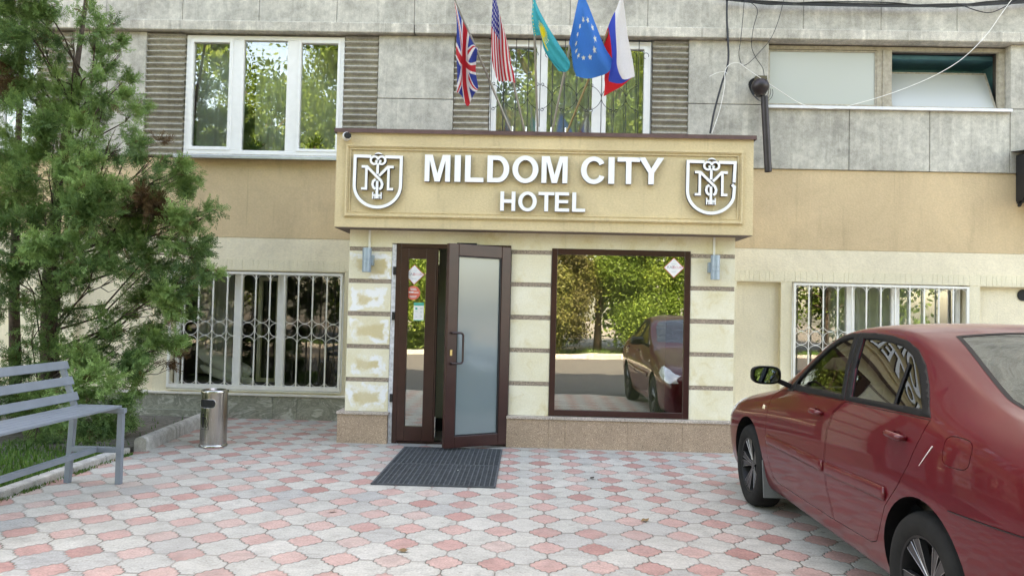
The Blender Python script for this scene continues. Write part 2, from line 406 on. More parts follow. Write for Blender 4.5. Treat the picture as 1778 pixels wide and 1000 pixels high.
M['leaf'] = leafmat('sunlit_leaves', [(0, (.06, .11, .02)), (.5, (.11, .19, .035)), (1, (.20, .28, .05))], .45)
M['leafbrown'] = leafmat('brownish_leaves', [(0, (.06, .055, .025)), (.5, (.12, .12, .04)), (1, (.17, .20, .05))], .4)
M['grass'] = leafmat('lawn_grass', [(0, (.035, .09, .015)), (.6, (.07, .17, .025)), (1, (.14, .22, .05))], .3)

# ------------------------------------------------------------------ levels
YW = 9.77            # render face of the main wall
YC = 9.745           # concrete panels stand a little proud
YP = 8.25            # porch wall
YF = 8.05            # canopy face
Z_TAN = WZ(700, 282, YW)        # concrete / tan
Z_CREAM = WZ(1276, 430.4, YW)   # tan / cream
Z_LEDGE0 = 5.08; Z_LEDGE1 = 5.215
XL, XR = -15.0, 20.0

# ================================================================== SETTING
struct(MB().box(-120, 120, -160, 60, -.6, -.05).build('ground', M['soil']))
struct(MB().box(-3.87, 20, 2.9, YW + .2, -.3, 0).build('pavement', M['pav']))
struct(MB().box(-3.87, 60, -7.6, 2.899, -.3, -.004).build('road', M['asphalt'])); struct(MB().box(-60, -3.871, -7.6, -3.15, -.3, -.02).build('road', M['asphalt']))
k = MB()
for i in range(60):
    x = -30 + i * 1.0; k.box(x, x + .992, -3.15, -3.0, -.3, .0) if x < -4.8 else None
    k.box(x, x + .992, -7.75, -7.6, -.3, .12)
struct(k.build('road_kerb', M['kerb'], bevel=.01))
struct(MB().box(-60, 60, -9.3, -7.75, -.3, .06).build('far_path', plain('pale_path', (.30, .29, .27), .9)))
struct(MB().box(-14, -3.99, -3.0, YW, -.3, .012).build('planting_bed', M['soil']))

# grass in the bed and beyond the road
def blades(name, mat, n, area, h, lab, seed, z=0.01, dens=None):
    r = np.random.default_rng(seed); x = r.uniform(area[0], area[1], n); y = r.uniform(area[2], area[3], n)
    if dens is not None:
        keep = dens(x, y, r); x = x[keep]; y = y[keep]; n = len(x)
    a = r.uniform(0, 2 * PI, n); hh = r.uniform(.4, 1, n) * h; wd = r.uniform(.004, .009, n) * (h / .06) ** .5; lean = r.uniform(.1, .7, n) * hh; b = a + r.uniform(-1, 1, n)
    v = np.zeros((n, 3, 3)); dx = np.cos(a) * wd; dy = np.sin(a) * wd
    v[:, 0] = np.stack([x - dx, y - dy, np.full(n, z)], 1); v[:, 1] = np.stack([x + dx, y + dy, np.full(n, z)], 1)
    v[:, 2] = np.stack([x + np.cos(b + 1.57) * lean, y + np.sin(b + 1.57) * lean, z + hh], 1)
    return npmesh(name, v.reshape(-1, 3), 3, mat, np.repeat(r.uniform(0, 1, n), 3), None, lab)
def npmesh(name, v, k, mat, tint=None, parent=None, lab=None):
    o0 = ORG.get(parent.name, Vector((0, 0, 0))) if parent is not None else Vector((0, 0, 0))
    v = v - np.array(o0); n = len(v) // k
    me = bpy.data.meshes.new(name); me.vertices.add(len(v)); me.vertices.foreach_set('co', v.astype(np.float32).ravel())
    me.loops.add(n * k); me.loops.foreach_set('vertex_index', np.arange(n * k, dtype=np.int32))
    me.polygons.add(n); me.polygons.foreach_set('loop_start', np.arange(n, dtype=np.int32) * k); me.polygons.foreach_set('loop_total', np.full(n, k, dtype=np.int32))
    if tint is not None:
        at = me.attributes.new('tint', 'FLOAT', 'POINT'); at.data.foreach_set('value', np.asarray(tint, dtype=np.float32))
    me.materials.append(mat); me.update(calc_edges=True); me.validate()
    o = bpy.data.objects.new(name, me); C.objects.link(o)
    if parent is not None: o.parent = parent
    ORG[o.name] = o0
    return o
def bed_d(x, y, r):
    return (r.uniform(0, 1, len(x)) < np.clip(1.15 - np.maximum(0, y - 6.9) * 1.6, 0.02, 1)) & (y < 9.5)
g = blades('grass', M['grass'], 42000, (-7.5, -3.98, 3.4, 9.4), .075, None, 3, .01, bed_d); tag(g, 'short green grass growing in the bed behind the grey bench', 'grass', kind='stuff')
g = blades('grass', M['grass'], 9000, (-14, 12, -12, -9.3), .25, None, 5, -.04); tag(g, 'sunlit grass beyond the road seen only in the window glass', 'grass', kind='stuff')

def kd(x, y, r): return r.uniform(0, 1, len(x)) < .25 + .75 * (np.sin(y * 5.1) * np.sin(y * 13.7 + 1) > .2)
g = blades('weeds', M['grass'], 2600, (-3.868, -3.80, 3.4, 7.3), .028, None, 8, .001, kd); tag(g, 'small weeds along the foot of the low garden kerb', 'weeds', kind='stuff')
g = blades('grass_edge', M['grass'], 5000, (-4.12, -3.97, 3.4, 7.3), .085, None, 9, .01, kd); tag(g, 'long grass tufts leaning over the low garden kerb', 'grass', kind='stuff')
# kerbs of the bed
kb = thing('garden_kerb', 'low narrow concrete kerb edging the grass under the bench', 'kerb', (-3.93, 5, 0))
y = .9; kk = MB()
while y < 7.3:
    kk.box(-3.985, -3.868, y, min(y + .495, 7.32), -.2, .055); y += .5
o = kk.build('kerb_stones', M['kerb'], kb, bevel=.014)
kb2 = thing('kerb_stone', 'tall round topped concrete kerb lying between litter bin and planting bed', 'kerb', (-3.85, 8.6, 0))
p0 = Vector(G(254, 784)); p1 = Vector(G(394, 723)); p1.y = 9.6
kk = MB(); nst = 5; prof = [(0, -.1), (0, .10), (-.012, .128), (-.04, .142), (-.085, .142), (-.118, .125), (-.13, .10), (-.13, -.1)]
for i in range(nst):
    a = p0.lerp(p1, i / nst); b = p0.lerp(p1, (i + 1) / nst - .004)
    vs = [(a.x + q[0], a.y, q[1]) for q in prof] + [(b.x + q[0], b.y, q[1]) for q in prof]; n = len(prof)
    kk.add(vs, [(j, (j + 1) % n, n + (j + 1) % n, n + j) for j in range(n)] + [tuple(range(n))[::-1], tuple(range(n, 2 * n))])
kk.build('kerb_body', M['kerb'], kb2, bevel=.006, fixn=True)

# ================================================================== APARTMENT BUILDING
B = thing('apartment_building', 'grey concrete panel apartment block with tan and cream rendered ground floor behind the porch', 'building', (0, YW, 0))
def wallgrid(mb, x0, x1, z0, z1, y0, y1, holes, mi=0):
    xs = sorted({x0, x1} | {min(max(h[i], x0), x1) for h in holes for i in (0, 1)}); zs = sorted({z0, z1} | {min(max(h[i], z0), z1) for h in holes for i in (2, 3)})
    def solid(i, j):
        if i < 0 or j < 0 or i >= len(xs) - 1 or j >= len(zs) - 1: return False
        cx = (xs[i] + xs[i + 1]) / 2; cz = (zs[j] + zs[j + 1]) / 2
        return not any(h[0] < cx < h[1] and h[2] < cz < h[3] for h in holes)
    for i in range(len(xs) - 1):
        for j in range(len(zs) - 1):
            if not solid(i, j): continue
            a, b, c, d = xs[i], xs[i + 1], zs[j], zs[j + 1]
            mb.add([(a, y0, c), (b, y0, c), (b, y0, d), (a, y0, d)], [(0, 1, 2, 3)], mi)
            mb.add([(a, y1, c), (b, y1, c), (b, y1, d), (a, y1, d)], [(3, 2, 1, 0)], mi)
            if not solid(i - 1, j): mb.add([(a, y0, c), (a, y0, d), (a, y1, d), (a, y1, c)], [(0, 1, 2, 3)], mi)
            if not solid(i + 1, j): mb.add([(b, y0, c), (b, y1, c), (b, y1, d), (b, y0, d)], [(0, 1, 2, 3)], mi)
            if not solid(i, j - 1): mb.add([(a, y0, c), (a, y1, c), (b, y1, c), (b, y0, c)], [(0, 1, 2, 3)], mi)
            if not solid(i, j + 1): mb.add([(a, y0, d), (b, y0, d), (b, y1, d), (a, y1, d)], [(0, 1, 2, 3)], mi)
    return mb
def R(l, t, r, b, Y, xm=None):
    """opening from photo edges: left x at mid height etc."""
    my = (t + b) / 2; mx = (l + r) / 2
    return [WX(l, my, Y), WX(r, my, Y), WZ(mx, b, Y), WZ(mx, t, Y)]
H_UL = R(320, 62, 595, 268, YC); H_UM = R(850, 72, 1131.5, 262, YC); H_UR = R(1335, 73, 1754.5, 186, YC)
H_UL[3] = H_UM[3] = Z_LEDGE0 - .03; H_UM[2] = H_UL[2]; H_UR[3] = Z_LEDGE0 - .02
H_FL = [WX(-60, 160, YC), WX(62, 160, YC), H_UL[2], H_UL[3]]
H_LL = R(292, 470, 596, 678, YW); H_LR = R(1374, 492, 1683, 690, YW)
H_LR[2] = H_LL[2]; zt = (H_LL[3] + H_LR[3]) / 2
# lower walls
Z_PL = H_LL[2] - .035
Z_C2 = WZ(560, 453, YW)        # moulding line in the cream band
NI = [R(128, 470, 268, 672, YW), R(1278, 487.5, 1355, 690, YW), R(1701, 497, 1900, 690, YW), R(-200, 470, 20, 672, YW)]
for q in NI: q[2] = Z_PL; q[3] = H_LL[3] + .002
PORCH = [WX(600, 500, YW) + .12, WX(1276, 500, YW) - .12, -.5, 2.6]
mb = MB(); wallgrid(mb, XL, XR, Z_CREAM, Z_TAN, YW, YW + .35, []); mb.build('tan_wall_band', M['tan'], B)
mb = MB(); wallgrid(mb, XL, XR, Z_C2, Z_CREAM - .002, YW + .004, YW + .35, [PORCH]); mb.build('cream_wall_band', M['cream'], B)
for a_, b_ in ((XL, PORCH[0]), (PORCH[1], XR)):
    mb = MB(); wallgrid(mb, a_, b_, Z_PL, Z_C2 - .001, YW - .004, YW + .35, [H_LL, H_LR] + NI); mb.build('cream_pilasters', M['cream2'], B)
parts('recessed_wall_panel', M['cream'], B, [(q[0] - .01, q[1] + .01, YW + .075, YW + .12, q[2] - .01, q[3] + .01) for q in NI])
# brick-on-edge course above the openings: thin score lines as real grooves
mb = MB(); zc0 = H_LL[3] + .012; x = XL
rr = random.Random(4)
while x < 9:
    w = rr.choice((.055, .065, .075, .14)); mb.box(x + .0015, x + w - .0015, YW - .009, YW - .0041, zc0, Z_C2 - .008); x += w
mb.build('lintel_course', M['cream2'], B)
# dark round vent hole in right niche
hx, hz = W(1776, 512.5, YW + .075)
mb = MB(); mb.lathe([(.062, -.012), (.075, -.012), (.075, .0), (.055, .0), (.055, .05), (0.0, .05)], 24, (hx, YW + .073, hz), 'Y'); mb.build('vent_hole', M['dark'], B, fixn=True)
# plinth with marble slabs
mb = MB(); x = -12.0; rr = random.Random(2); edges = [WX(-300, 700, YW), WX(-120, 700, YW), WX(20, 700, YW), WX(108, 700, YW), WX(228, 700, YW), WX(392, 700, YW), WX(475, 700, YW), WX(517, 700, YW), WX(640, 700, YW)]
for a, b in zip(edges, edges[1:]): mb.box(a + .0015, b - .0015, YW - .035, YW + .1, -.1, Z_PL - .028)
mb.build('marble_plinth', M['marble'], B, bevel=.003); mb = MB()
xs = [WX(1200, 700, YW) + .9 * i for i in range(9)]
for a, b in zip(xs, xs[1:]): mb.box(a + .0015, b - .0015, YW - .035, YW + .1, -.1, Z_PL - .028)
mb.build('marble_plinth', M['marble'], B, bevel=.003)
parts('plinth_cap', plain('plinth_cap_stone', (.62, .60, .55), .6), B, [(-10, WX(640, 700, YW), YW - .06, YW + .1, Z_PL - .026, Z_PL), (WX(1200, 700, YW), 12, YW - .06, YW + .1, Z_PL - .026, Z_PL)], .004)
mb = MB(); mb.box(-10, WX(392, 725, YW), YW - .075, YW - .037, -.1, .1); mb.build('plinth_step', M['marble'], B, bevel=.003)
# upper concrete panels
mb = MB(); zj = WZ(720, 172, YC)
def panel(x0, x1, z0, z1, y=YC, d=.12): MB().box(x0 + .004, x1 - .004, y, y + d, z0 + .004, z1 - .004).build('concrete_panel', M['conc'], B, bevel=.006)
LV = [(62, 125), (252, 315), (596, 655), (787.5, 850), (1132.5, 1195)]
LX = [(WX(a, 160, YC), WX(b, 160, YC)) for a, b in LV]
LX[1] = (LX[1][0], H_UL[0] - .005); LX[2] = (H_UL[1] + .005, LX[2][1]); LX[3] = (LX[3][0], H_UM[0] - .005); LX[4] = (H_UM[1] + .005, LX[4][1])
for a, b in ((LX[0][1], LX[1][0]), (LX[2][1], LX[3][0])):
    panel(a, b, Z_TAN, zj); panel(a, b, zj, Z_LEDGE0)
panel(H_UL[0], H_UL[1], Z_TAN, H_UL[2]); panel(H_UM[0], H_UM[1], Z_TAN, H_UM[2]); panel(H_FL[0], H_FL[1], Z_TAN, H_FL[2])
xa = LX[4][1]; xb = H_UR[0]
panel(xa, xb, zj, Z_LEDGE0); 
j1, j2 = WX(1474.5, 250, YC), WX(1614.4, 250, YC)
panel(xa, xb, Z_TAN, zj - .0); panel(xb, j1, Z_TAN, H_UR[2]); panel(j1, j2, Z_TAN, H_UR[2]); panel(j2, H_UR[1], Z_TAN, H_UR[2])
x = H_UR[1]
while x < XR: panel(x, x + 1.4, Z_TAN, zj); panel(x, x + 1.4, zj, Z_LEDGE0); x += 1.4
x = H_FL[0]
while x > XL: panel(x - 1.4, x, Z_TAN, zj); panel(x - 1.4, x, zj, Z_LEDGE0); x -= 1.4
mb = MB(); wallgrid(mb, XL, XR, Z_TAN, 5.5, YC + .12, YW + .35, [H_UL, H_UM, H_UR, H_FL]); mb.build('wall_core', plain('joint_mortar', (.09, .085, .075), .95), B)
# corrugated louvre panels
for (a, b) in LX:
    mb = MB(); z0, z1 = Z_TAN + .02, Z_LEDGE0 - .03; pitch = .0808; n = int((z1 - z0) / pitch * 10); vs = []
    a += .004; b -= .004
    for i in range(n + 1):
        z = z0 + (z1 - z0) * i / n; ph = ((z - z0) / pitch) % 1.0
        y = YC + .040 - .050 * max(0, math.sin(ph * 2 * PI)) ** .45 if ph < .5 else YC + .040 + .012 * math.sin((ph - .5) * 2 * PI) 
        vs += [(a, y, z), (b, y, z)]
    mb.add(vs, [(2 * i, 2 * i + 1, 2 * i + 3, 2 * i + 2) for i in range(n)], 0, True)
    mb.box(a, b, YC + .052, YC + .119, z0, z1)
    mb.add([(a, YC + .035, z0), (a, YC + .035, z1), (a, YC + .1, z1), (a, YC + .1, z0)], [(0, 1, 2, 3)])
    mb.build('corrugated_panel', M['corr'], B)
# ledge and parapet
mb = MB(); pj = [-1200, -700, -60, 719.5, 1263, 2000, 2600]; xs = [XL] + [WX(p, 50, YW - .1) for p in (-60, 719.5, 1263.5)] + [8.5, XR]
parts('concrete_ledge', M['conc_lt'], B, [(a + .006, b - .006, YC - .085, YW + .3, Z_LEDGE0, Z_LEDGE1) for a, b in zip(xs, xs[1:])], .012)
mb = MB(); ps = [-330, -200, -60, 70, 185, 317, 450, 585, 719.5, 855, 990, 1125, 1263, 1395, 1530, 1662, 1795, 1930, 2060]
xs = [XL] + [WX(p, 20, YC) for p in ps] + [XR]
parts('parapet_panel', M['conc'], B, [(a + .003, b - .003, YC, YW + .3, Z_LEDGE1 + .002, 6.9) for a, b in zip(xs, xs[1:])], .005)
MB().box(XL, XR, YC + .05, YW + 9, 6.9, 13.5).build('upper_shade_block', M['conc'], B)  # unseen plain block, made tall enough to shade facade and forecourt
mb = MB(); mb.box(XL, XL + .3, YW + .36, YW + 9, -.3, 6.89); mb.box(XR - .3, XR, YW + .36, YW + 9, -.3, 6.89); mb.box(XL + .31, XR - .31, YW + 8.7, YW + 9, -.3, 6.89); mb.build('outer_wall', M['conc'], B)
# floor slab and room partitions so that every window looks into a dark room
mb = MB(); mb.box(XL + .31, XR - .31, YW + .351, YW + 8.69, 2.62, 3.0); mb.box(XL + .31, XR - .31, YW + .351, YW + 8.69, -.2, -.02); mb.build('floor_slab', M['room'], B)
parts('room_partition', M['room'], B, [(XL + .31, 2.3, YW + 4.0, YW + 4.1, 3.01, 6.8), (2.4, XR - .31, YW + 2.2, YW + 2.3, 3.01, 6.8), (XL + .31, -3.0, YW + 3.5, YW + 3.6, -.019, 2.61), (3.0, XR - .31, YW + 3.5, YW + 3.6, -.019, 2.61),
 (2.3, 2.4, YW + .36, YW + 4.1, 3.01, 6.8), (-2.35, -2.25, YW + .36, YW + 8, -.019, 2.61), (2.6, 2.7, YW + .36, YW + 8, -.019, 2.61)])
# blue-teal room behind the tilted window
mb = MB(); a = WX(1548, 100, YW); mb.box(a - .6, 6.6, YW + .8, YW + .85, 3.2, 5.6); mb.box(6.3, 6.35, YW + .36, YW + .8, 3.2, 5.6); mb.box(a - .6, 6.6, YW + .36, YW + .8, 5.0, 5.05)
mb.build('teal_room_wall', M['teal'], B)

def frame(mb, x0, x1, z0, z1, w, y0, y1, mi=0):
    mb.box(x0, x0 + w, y0, y1, z0, z1, mi); mb.box(x1 - w, x1, y0, y1, z0, z1, mi)
    mb.box(x0 + w, x1 - w, y0, y1, z0, z0 + w, mi); mb.box(x0 + w, x1 - w, y0, y1, z1 - w, z1, mi)
def pane(x0, x1, z0, z1, y, mat, parent, name='pane'):
    return MB().box(x0, x1, y, y + .006, z0, z1).build(name, mat, parent)
def curtain(x0, x1, z0, z1, y, parent, amp=.03, per=.16, mat=None):
    mb = MB(); n = int((x1 - x0) / .012); vs = []
    for i in range(n + 1):
        x = x0 + (x1 - x0) * i / n; yy = y + amp * math.sin(x * 2 * PI / per + 1.3 * math.sin(x * 7)); vs += [(x, yy, z0), (x, yy, z1)]
    mb.add(vs, [(2 * i, 2 * i + 2, 2 * i + 3, 2 * i + 1) for i in range(n)], 0, True)
    return mb.build('curtain', mat or M['curtain'], parent)
def sill(x0, x1, z, y, parent, mat=None):
    mb = MB(); mb.hexa([(x0, y - .10, z - .055), (x1, y - .10, z - .055), (x1, y + .1, z - .02), (x0, y + .1, z - .02), (x0, y - .10, z - .045), (x1, y - .10, z - .045), (x1, y + .1, z), (x0, y + .1, z)])
    mb.box(x0, x1, y - .103, y - .0975, z - .085, z - .047)
    return mb.build('sill', mat or M['zinc'], parent, bevel=.002)
# --- upper left window (three lights)
y0 = YC + .03
mb = MB(); x0, x1, z0, z1 = H_UL; frame(mb, x0, x1, z0, z1, .055, y0, y0 + .07)
m1 = [WX(p, 165, y0) for p in (402, 421)]; m2 = [WX(p, 165, y0) for p in (497, 517)]
mb.box(m1[0], m1[1], y0 + .001, y0 + .069, z0 + .055, z1 - .055); mb.box(m2[0], m2[1], y0 + .001, y0 + .069, z0 + .055, z1 - .055)
frame(mb, x0 + .05, m1[0] + .004, z0 + .05, z1 - .05, .045, y0 - .012, y0 + .05); frame(mb, m2[1] - .004, x1 - .05, z0 + .05, z1 - .05, .035, y0 - .012, y0 + .05)
wf = mb.build('window', M['pvc'], B, bevel=.004); wf['label'] = 'upper left white three light window over the grey sill'
pane(x0 + .09, m1[0] - .035, z0 + .09, z1 - .09, y0 + .03, M['glass_w'], wf); pane(m1[1], m2[0], z0 + .05, z1 - .05, y0 + .04, M['glass_w'], wf); pane(m2[1] + .03, x1 - .08, z0 + .08, z1 - .08, y0 + .03, M['glass_w'], wf)
sill(x0 - .06, x1 + .04, z0, YC - .02, wf); curtain(x0 + .05, m1[1] - .03, z0, z1, YC + .22, wf); curtain(m1[1] + .0, x1 - .05, z0, z1, YW + .50, wf, .02, .11)
mb = MB(); mb.box(x0, x1, YW + .12, YW + .55, z0 - .04, z0 - .005); mb.build('inner_sill', M['pvc'], wf)
# pot plants on inner sill
def pot(x, y, z, s, lab):
    t = thing('pot_plant', lab, 'pot plant', (x, y, z))
    MB().lathe([(.045 * s, 0), (.06 * s, .09 * s), (.065 * s, .1 * s), (.05 * s, .1 * s), (.045 * s, .09 * s)], 16, (x, y, z)).build('pot', plain('terracotta', (.25, .11, .06), .8), t)
    r = np.random.default_rng(int(abs(x) * 100)); n = 90; vs = []
    for i in range(n):
        a = r.uniform(0, 2 * PI); e = r.uniform(.3, 1.4); L = r.uniform(.08, .22) * s; d = np.array([math.cos(a) * math.cos(e), math.sin(a) * math.cos(e), math.sin(e)]); sd = np.array([-math.sin(a), math.cos(a), 0]) * .012 * s
        b0 = np.array([x, y, z + .1 * s]); vs += [b0, b0 + d * L * .5 + sd, b0 + d * L, b0 + d * L * .5 - sd]
    npmesh('foliage', np.array(vs), 4, M['grass'], r.uniform(.2, 1, n * 4), t)
pot(WX(442, 250, YW + .3), YW + .3, z0 - .004, 1.1, 'leafy pot plant behind the middle pane of upper left window')
pot(WX(545, 250, YW + .3), YW + .3, z0 - .004, 1.3, 'tallest pot plant, behind the right pane of upper left window')
# --- far left window hidden by the juniper
mb = MB(); x0, x1, z0, z1 = H_FL; frame(mb, x0, x1, z0, z1, .06, y0, y0 + .07); mb.box((x0 + x1) / 2 - .04, (x0 + x1) / 2 + .04, y0 + .001, y0 + .069, z0 + .06, z1 - .06)
wf = mb.build('window', M['pvc'], B, bevel=.004); pane(x0 + .06, x1 - .06, z0 + .06, z1 - .06, y0 + .03, M['glass_w'], wf); sill(x0 - .05, x1 + .05, z0, YC - .02, wf)
# --- upper middle window (behind flags) with scroll grille
mb = MB(); x0, x1, z0, z1 = H_UM; frame(mb, x0, x1, z0, z1, .06, y0, y0 + .07)
m1 = [WX(p, 165, y0) for p in (935, 950)]; m2 = [WX(p, 165, y0) for p in (1028, 1047)]
for m in (m1, m2): mb.box(m[0], m[1], y0 + .001, y0 + .069, z0 + .06, z1 - .06)
frame(mb, x0 + .055, m1[0] + .004, z0 + .055, z1 - .055, .035, y0 - .012, y0 + .05); frame(mb, m2[1] - .004, x1 - .055, z0 + .055, z1 - .055, .045, y0 - .012, y0 + .05)
wf = mb.build('window', M['pvc'], B, bevel=.004); wf['label'] = 'white three light window behind the flags and black scroll grille'
pane(x0 + .09, m1[0] - .03, z0 + .09, z1 - .09, y0 + .03, M['glass_w'], wf); pane(m1[1], m2[0], z0 + .05, z1 - .05, y0 + .04, M['glass_w'], wf); pane(m2[1] + .04, x1 - .095, z0 + .09, z1 - .09, y0 + .03, M['glass_w'], wf)
curtain(x0 + .05, x1 - .05, z0, z1, YW + .40, wf); sill(x0 - .03, x1 + .03, z0, YC - .02, wf)
yg = YC - .035; mb = MB(); nb = 13
mb.tube([(x0 - .02, yg, z1 - .01), (x1 + .02, yg, z1 - .01)], .007, 6); mb.tube([(x0 - .02, yg, z0 + .05), (x1 + .02, yg, z0 + .05)], .007, 6)
bx = [x0 + .02 + (x1 - x0 - .04) * i / nb for i in range(nb + 1)]
for x in bx: mb.tube([(x, yg, z0 + .02), (x, yg, z1)], .0055, 6)
zm = WZ(990, 170, yg)
def scroll(x, z, sx, sz, L=.16, w=.15):
    pts = []
    for i in range(9):     # ogee from centre to tip
        t = i / 8; pts.append((x + sx * w * (t ** 1.6), z + sz * L * (1 - (1 - t) ** 1.5)))
    ex, ez = pts[-1]
    for i in range(1, 9):
        a = i / 8 * 1.5 * PI; r = .028 * (1 - .45 * i / 8); pts.append((ex - sx * 0 + sx * (-(1 - math.cos(a)) * r), ez + sz * math.sin(a) * r))
    mb.tube([(p[0], yg - .006, p[1]) for p in pts], .0042, 5)
for i in range(1, nb, 2):
    x = bx[i]
    for sx in (-1, 1):
        for sz in (-1, 1): scroll(x, zm, sx, sz)
for i in range(nb):
    x = (bx[i] + bx[i + 1]) / 2; z = WZ(990, 96, yg)
    mb.tube([(x + .035 * math.cos(a) + .012, yg - .006, z + .04 * math.sin(a)) for a in np.linspace(-.3, 1.45 * PI, 12)], .004, 5)
mb.build('window_grille', M['black_iron'], wf)
# --- upper right window (frosted, old wood)
x0, x1, z0, z1 = H_UR; yr = YC + .10; mp = [WX(p, 130, yr) for p in (1522, 1548)]; rp = [WX(p, 130, yr) for p in (1734, 1742)]
mb = MB(); mb.box(x0, x0 + .02, yr, yr + .06, z0, z1); mb.box(x0 + .02, x1, yr + .001, yr + .06, z1 - .05, z1); mb.box(mp[0], mp[1], yr - .012, yr + .07, z0, z1 - .05); mb.box(mp[0] + .07, mp[0] + .09, yr - .03, yr - .012, z0, z1 - .05); mb.box(rp[0], rp[1] + .02, yr, yr + .06, z0, z1 - .05)
mb.box(x0 + .02, mp[0], yr + .001, yr + .06, z0, z0 + .03); mb.box(mp[1], rp[0], yr + .001, yr + .06, z0, z0 + .025)
wf = mb.build('window', M['wood_old'], B, bevel=.004); wf['label'] = 'upper right weathered wooden window with frosted panes, right one tilted open'
mb = MB(); frame(mb, x0 + .022, mp[0] - .002, z0 + .032, z1 - .06, .018, yr - .005, yr + .03); sf = mb.build('sash', M['wood_old'], wf)
pane(x0 + .035, mp[0] - .012, z0 + .045, z1 - .075, yr + .01, M['glass_frost'], wf)
MB().box(rp[1] + .021, x1 - .001, yr + .0, yr + .05, z0, z1 - .051).build('side_panel', M['conc_lt'], wf)
# tilted hopper sash: leans inward at the top
a, b = mp[1] + .012, rp[0] - .01; hz = z0 + .03; L = .60; ang = math.radians(24)
def tilt(x, y, z): return (x, yr + .02 + y * math.cos(ang) + (z) * math.sin(ang), hz + z * math.cos(ang) - y * math.sin(ang))
mb = MB()
for (u0, u1, w0, w1) in ((a, a + .02, 0, L), (b - .02, b, 0, L), (a + .02, b - .02, 0, .02), (a + .02, b - .02, L - .02, L)):
    v = [tilt(*q) for q in ((u0, 0, w0), (u1, 0, w0), (u1, .03, w0), (u0, .03, w0), (u0, 0, w1), (u1, 0, w1), (u1, .03, w1), (u0, .03, w1))]; mb.hexa(v)
sf = mb.build('sash', M['wood_old'], wf); sf['label'] = 'tilted open sash'
mb = MB(); v = [tilt(*q) for q in ((a + .01, .01, .01), (b - .01, .01, .01), (b - .01, .016, .01), (a + .01, .016, .01), (a + .01, .01, L - .01), (b - .01, .01, L - .01), (b - .01, .016, L - .01), (a + .01, .016, L - .01))]; mb.hexa(v); mb.build('pane', M['glass_frost'], wf)
mb = MB(); mb.hexa([(x0 - .02, YC - .05, z0 - .05), (x1, YC - .05, z0 - .05), (x1, yr, z0 - .03), (x0 - .02, yr, z0 - .03), (x0 - .02, YC - .05, z0 - .012), (x1, YC - .05, z0 - .012), (x1, yr, z0 - .001), (x0 - .02, yr, z0 - .001)])
mb.build('sill', plain('white_painted_sill', (.72, .73, .74), .45, var=.1), wf, bevel=.003)

# --- lower windows with white grilles
def lower_window(Hh, mull, glassmat, label, sash=None):
    x0, x1, z0, z1 = Hh; y0 = YW + .15
    mb = MB(); frame(mb, x0 + .03, x1 - .03, z0, z1, .05, y0, y0 + .07)
    for (p, q) in mull: mb.box(p, q, y0 + .001, y0 + .069, z0 + .05, z1 - .05)
    wf = mb.build('window', M['pvc'], B, bevel=.004); wf['label'] = label
    xs = [x0 + .08] + [v for m in mull for v in m] + [x1 - .08]
    for i in range(0, len(xs), 2): pane(xs[i], xs[i + 1], z0 + .05, z1 - .05, y0 + .035, glassmat[i // 2], wf)
    MB().box(x0 + .01, x1 - .01, YW - .03, y0, z0 - .012, z0 + .004).build('sill', M['pvc_old'], wf, bevel=.003)
    return wf, y0
def white_grille(Hh, wf, n, zc):
    x0, x1, z0, z1 = Hh; y = YW - .005; mb = MB(); z0 += .02; z1 -= .022; x0 += .012; x1 -= .02
    for a, b, c, d in ((x0, x0 + .03, z0, z1), (x1 - .03, x1, z0, z1), (x0 + .03, x1 - .03, z0, z0 + .045), (x0 + .03, x1 - .03, z1 - .025, z1)): mb.box(a, b, y - .03, y, c, d)
    xs = [x0 + .015 + (x1 - x0 - .03) * i / n for i in range(n + 1)]; hw = (xs[1] - xs[0]) / 2; R_ = hw * .93; y -= .015
    for x in xs[1:-1]: mb.box(x - .008, x + .008, y - .008, y + .008, z0 + .04, zc - 1.85 * hw); mb.box(x - .008, x + .008, y - .008, y + .008, zc + 1.85 * hw, z1 - .02); mb.box(x - .004, x + .004, y - .005, y + .005, zc - 1.85 * hw, zc + 1.85 * hw)
    for i in range(n):
        cx = (xs[i] + xs[i + 1]) / 2
        mb.tube([(cx + R_ * math.cos(a), y, zc + R_ * math.sin(a)) for a in np.linspace(0, 2 * PI, 20)[:-1]], .0034, 5, closed=True)
        for sg, zz in ((1, zc), (-1, zc)):
            mb.tube([(cx + hw * .98 * math.cos(a), y, zz + sg * (2 * R_ + .004 - 0) - sg * R_ * .98 * math.sin(a) + 0) for a in np.linspace(0, PI, 13)], .0034, 5)
        mb.tube([(cx + hw * .98 * math.cos(a), y, z1 - .03 - hw + hw * math.sin(a)) for a in np.linspace(0, PI, 13)], .0034, 5)
        mb.tube([(cx + hw * .98 * math.cos(a), y, z0 + .05 + hw * .8 - hw * .8 * math.sin(a)) for a in np.linspace(0, PI, 13)], .0034, 5)
    return mb.build('window_grille', M['whitepaint'], wf)
ml = [(WX(405, 575, YW + .15), WX(418.5, 575, YW + .15)), (WX(480, 575, YW + .15), WX(494, 575, YW + .15))]
wf, yy = lower_window(H_LL, ml, [M['glass_dark'], M['glass_dark'], M['glass_dark']], 'lower left window behind a white grille of rings and arches')
white_grille(H_LL, wf, 12, WZ(480, 573, YW - .02))
a = WX(449, 575, YW + .6); sash = MB(); frame(sash, a, a + .30, H_LL[2] + .06, H_LL[3] - .06, .05, YW + .55, YW + .6); sash.build('open_sash', M['pvc_old'], wf); curtain(H_LL[0] + .05, H_LL[0] + .55, H_LL[2], H_LL[3], YW + .75, wf)
curtain(WX(536, 575, YW + .9), H_LL[1], H_LL[2], H_LL[3], YW + .9, wf, mat=plain('dark_curtain', (.05, .045, .04), .9))
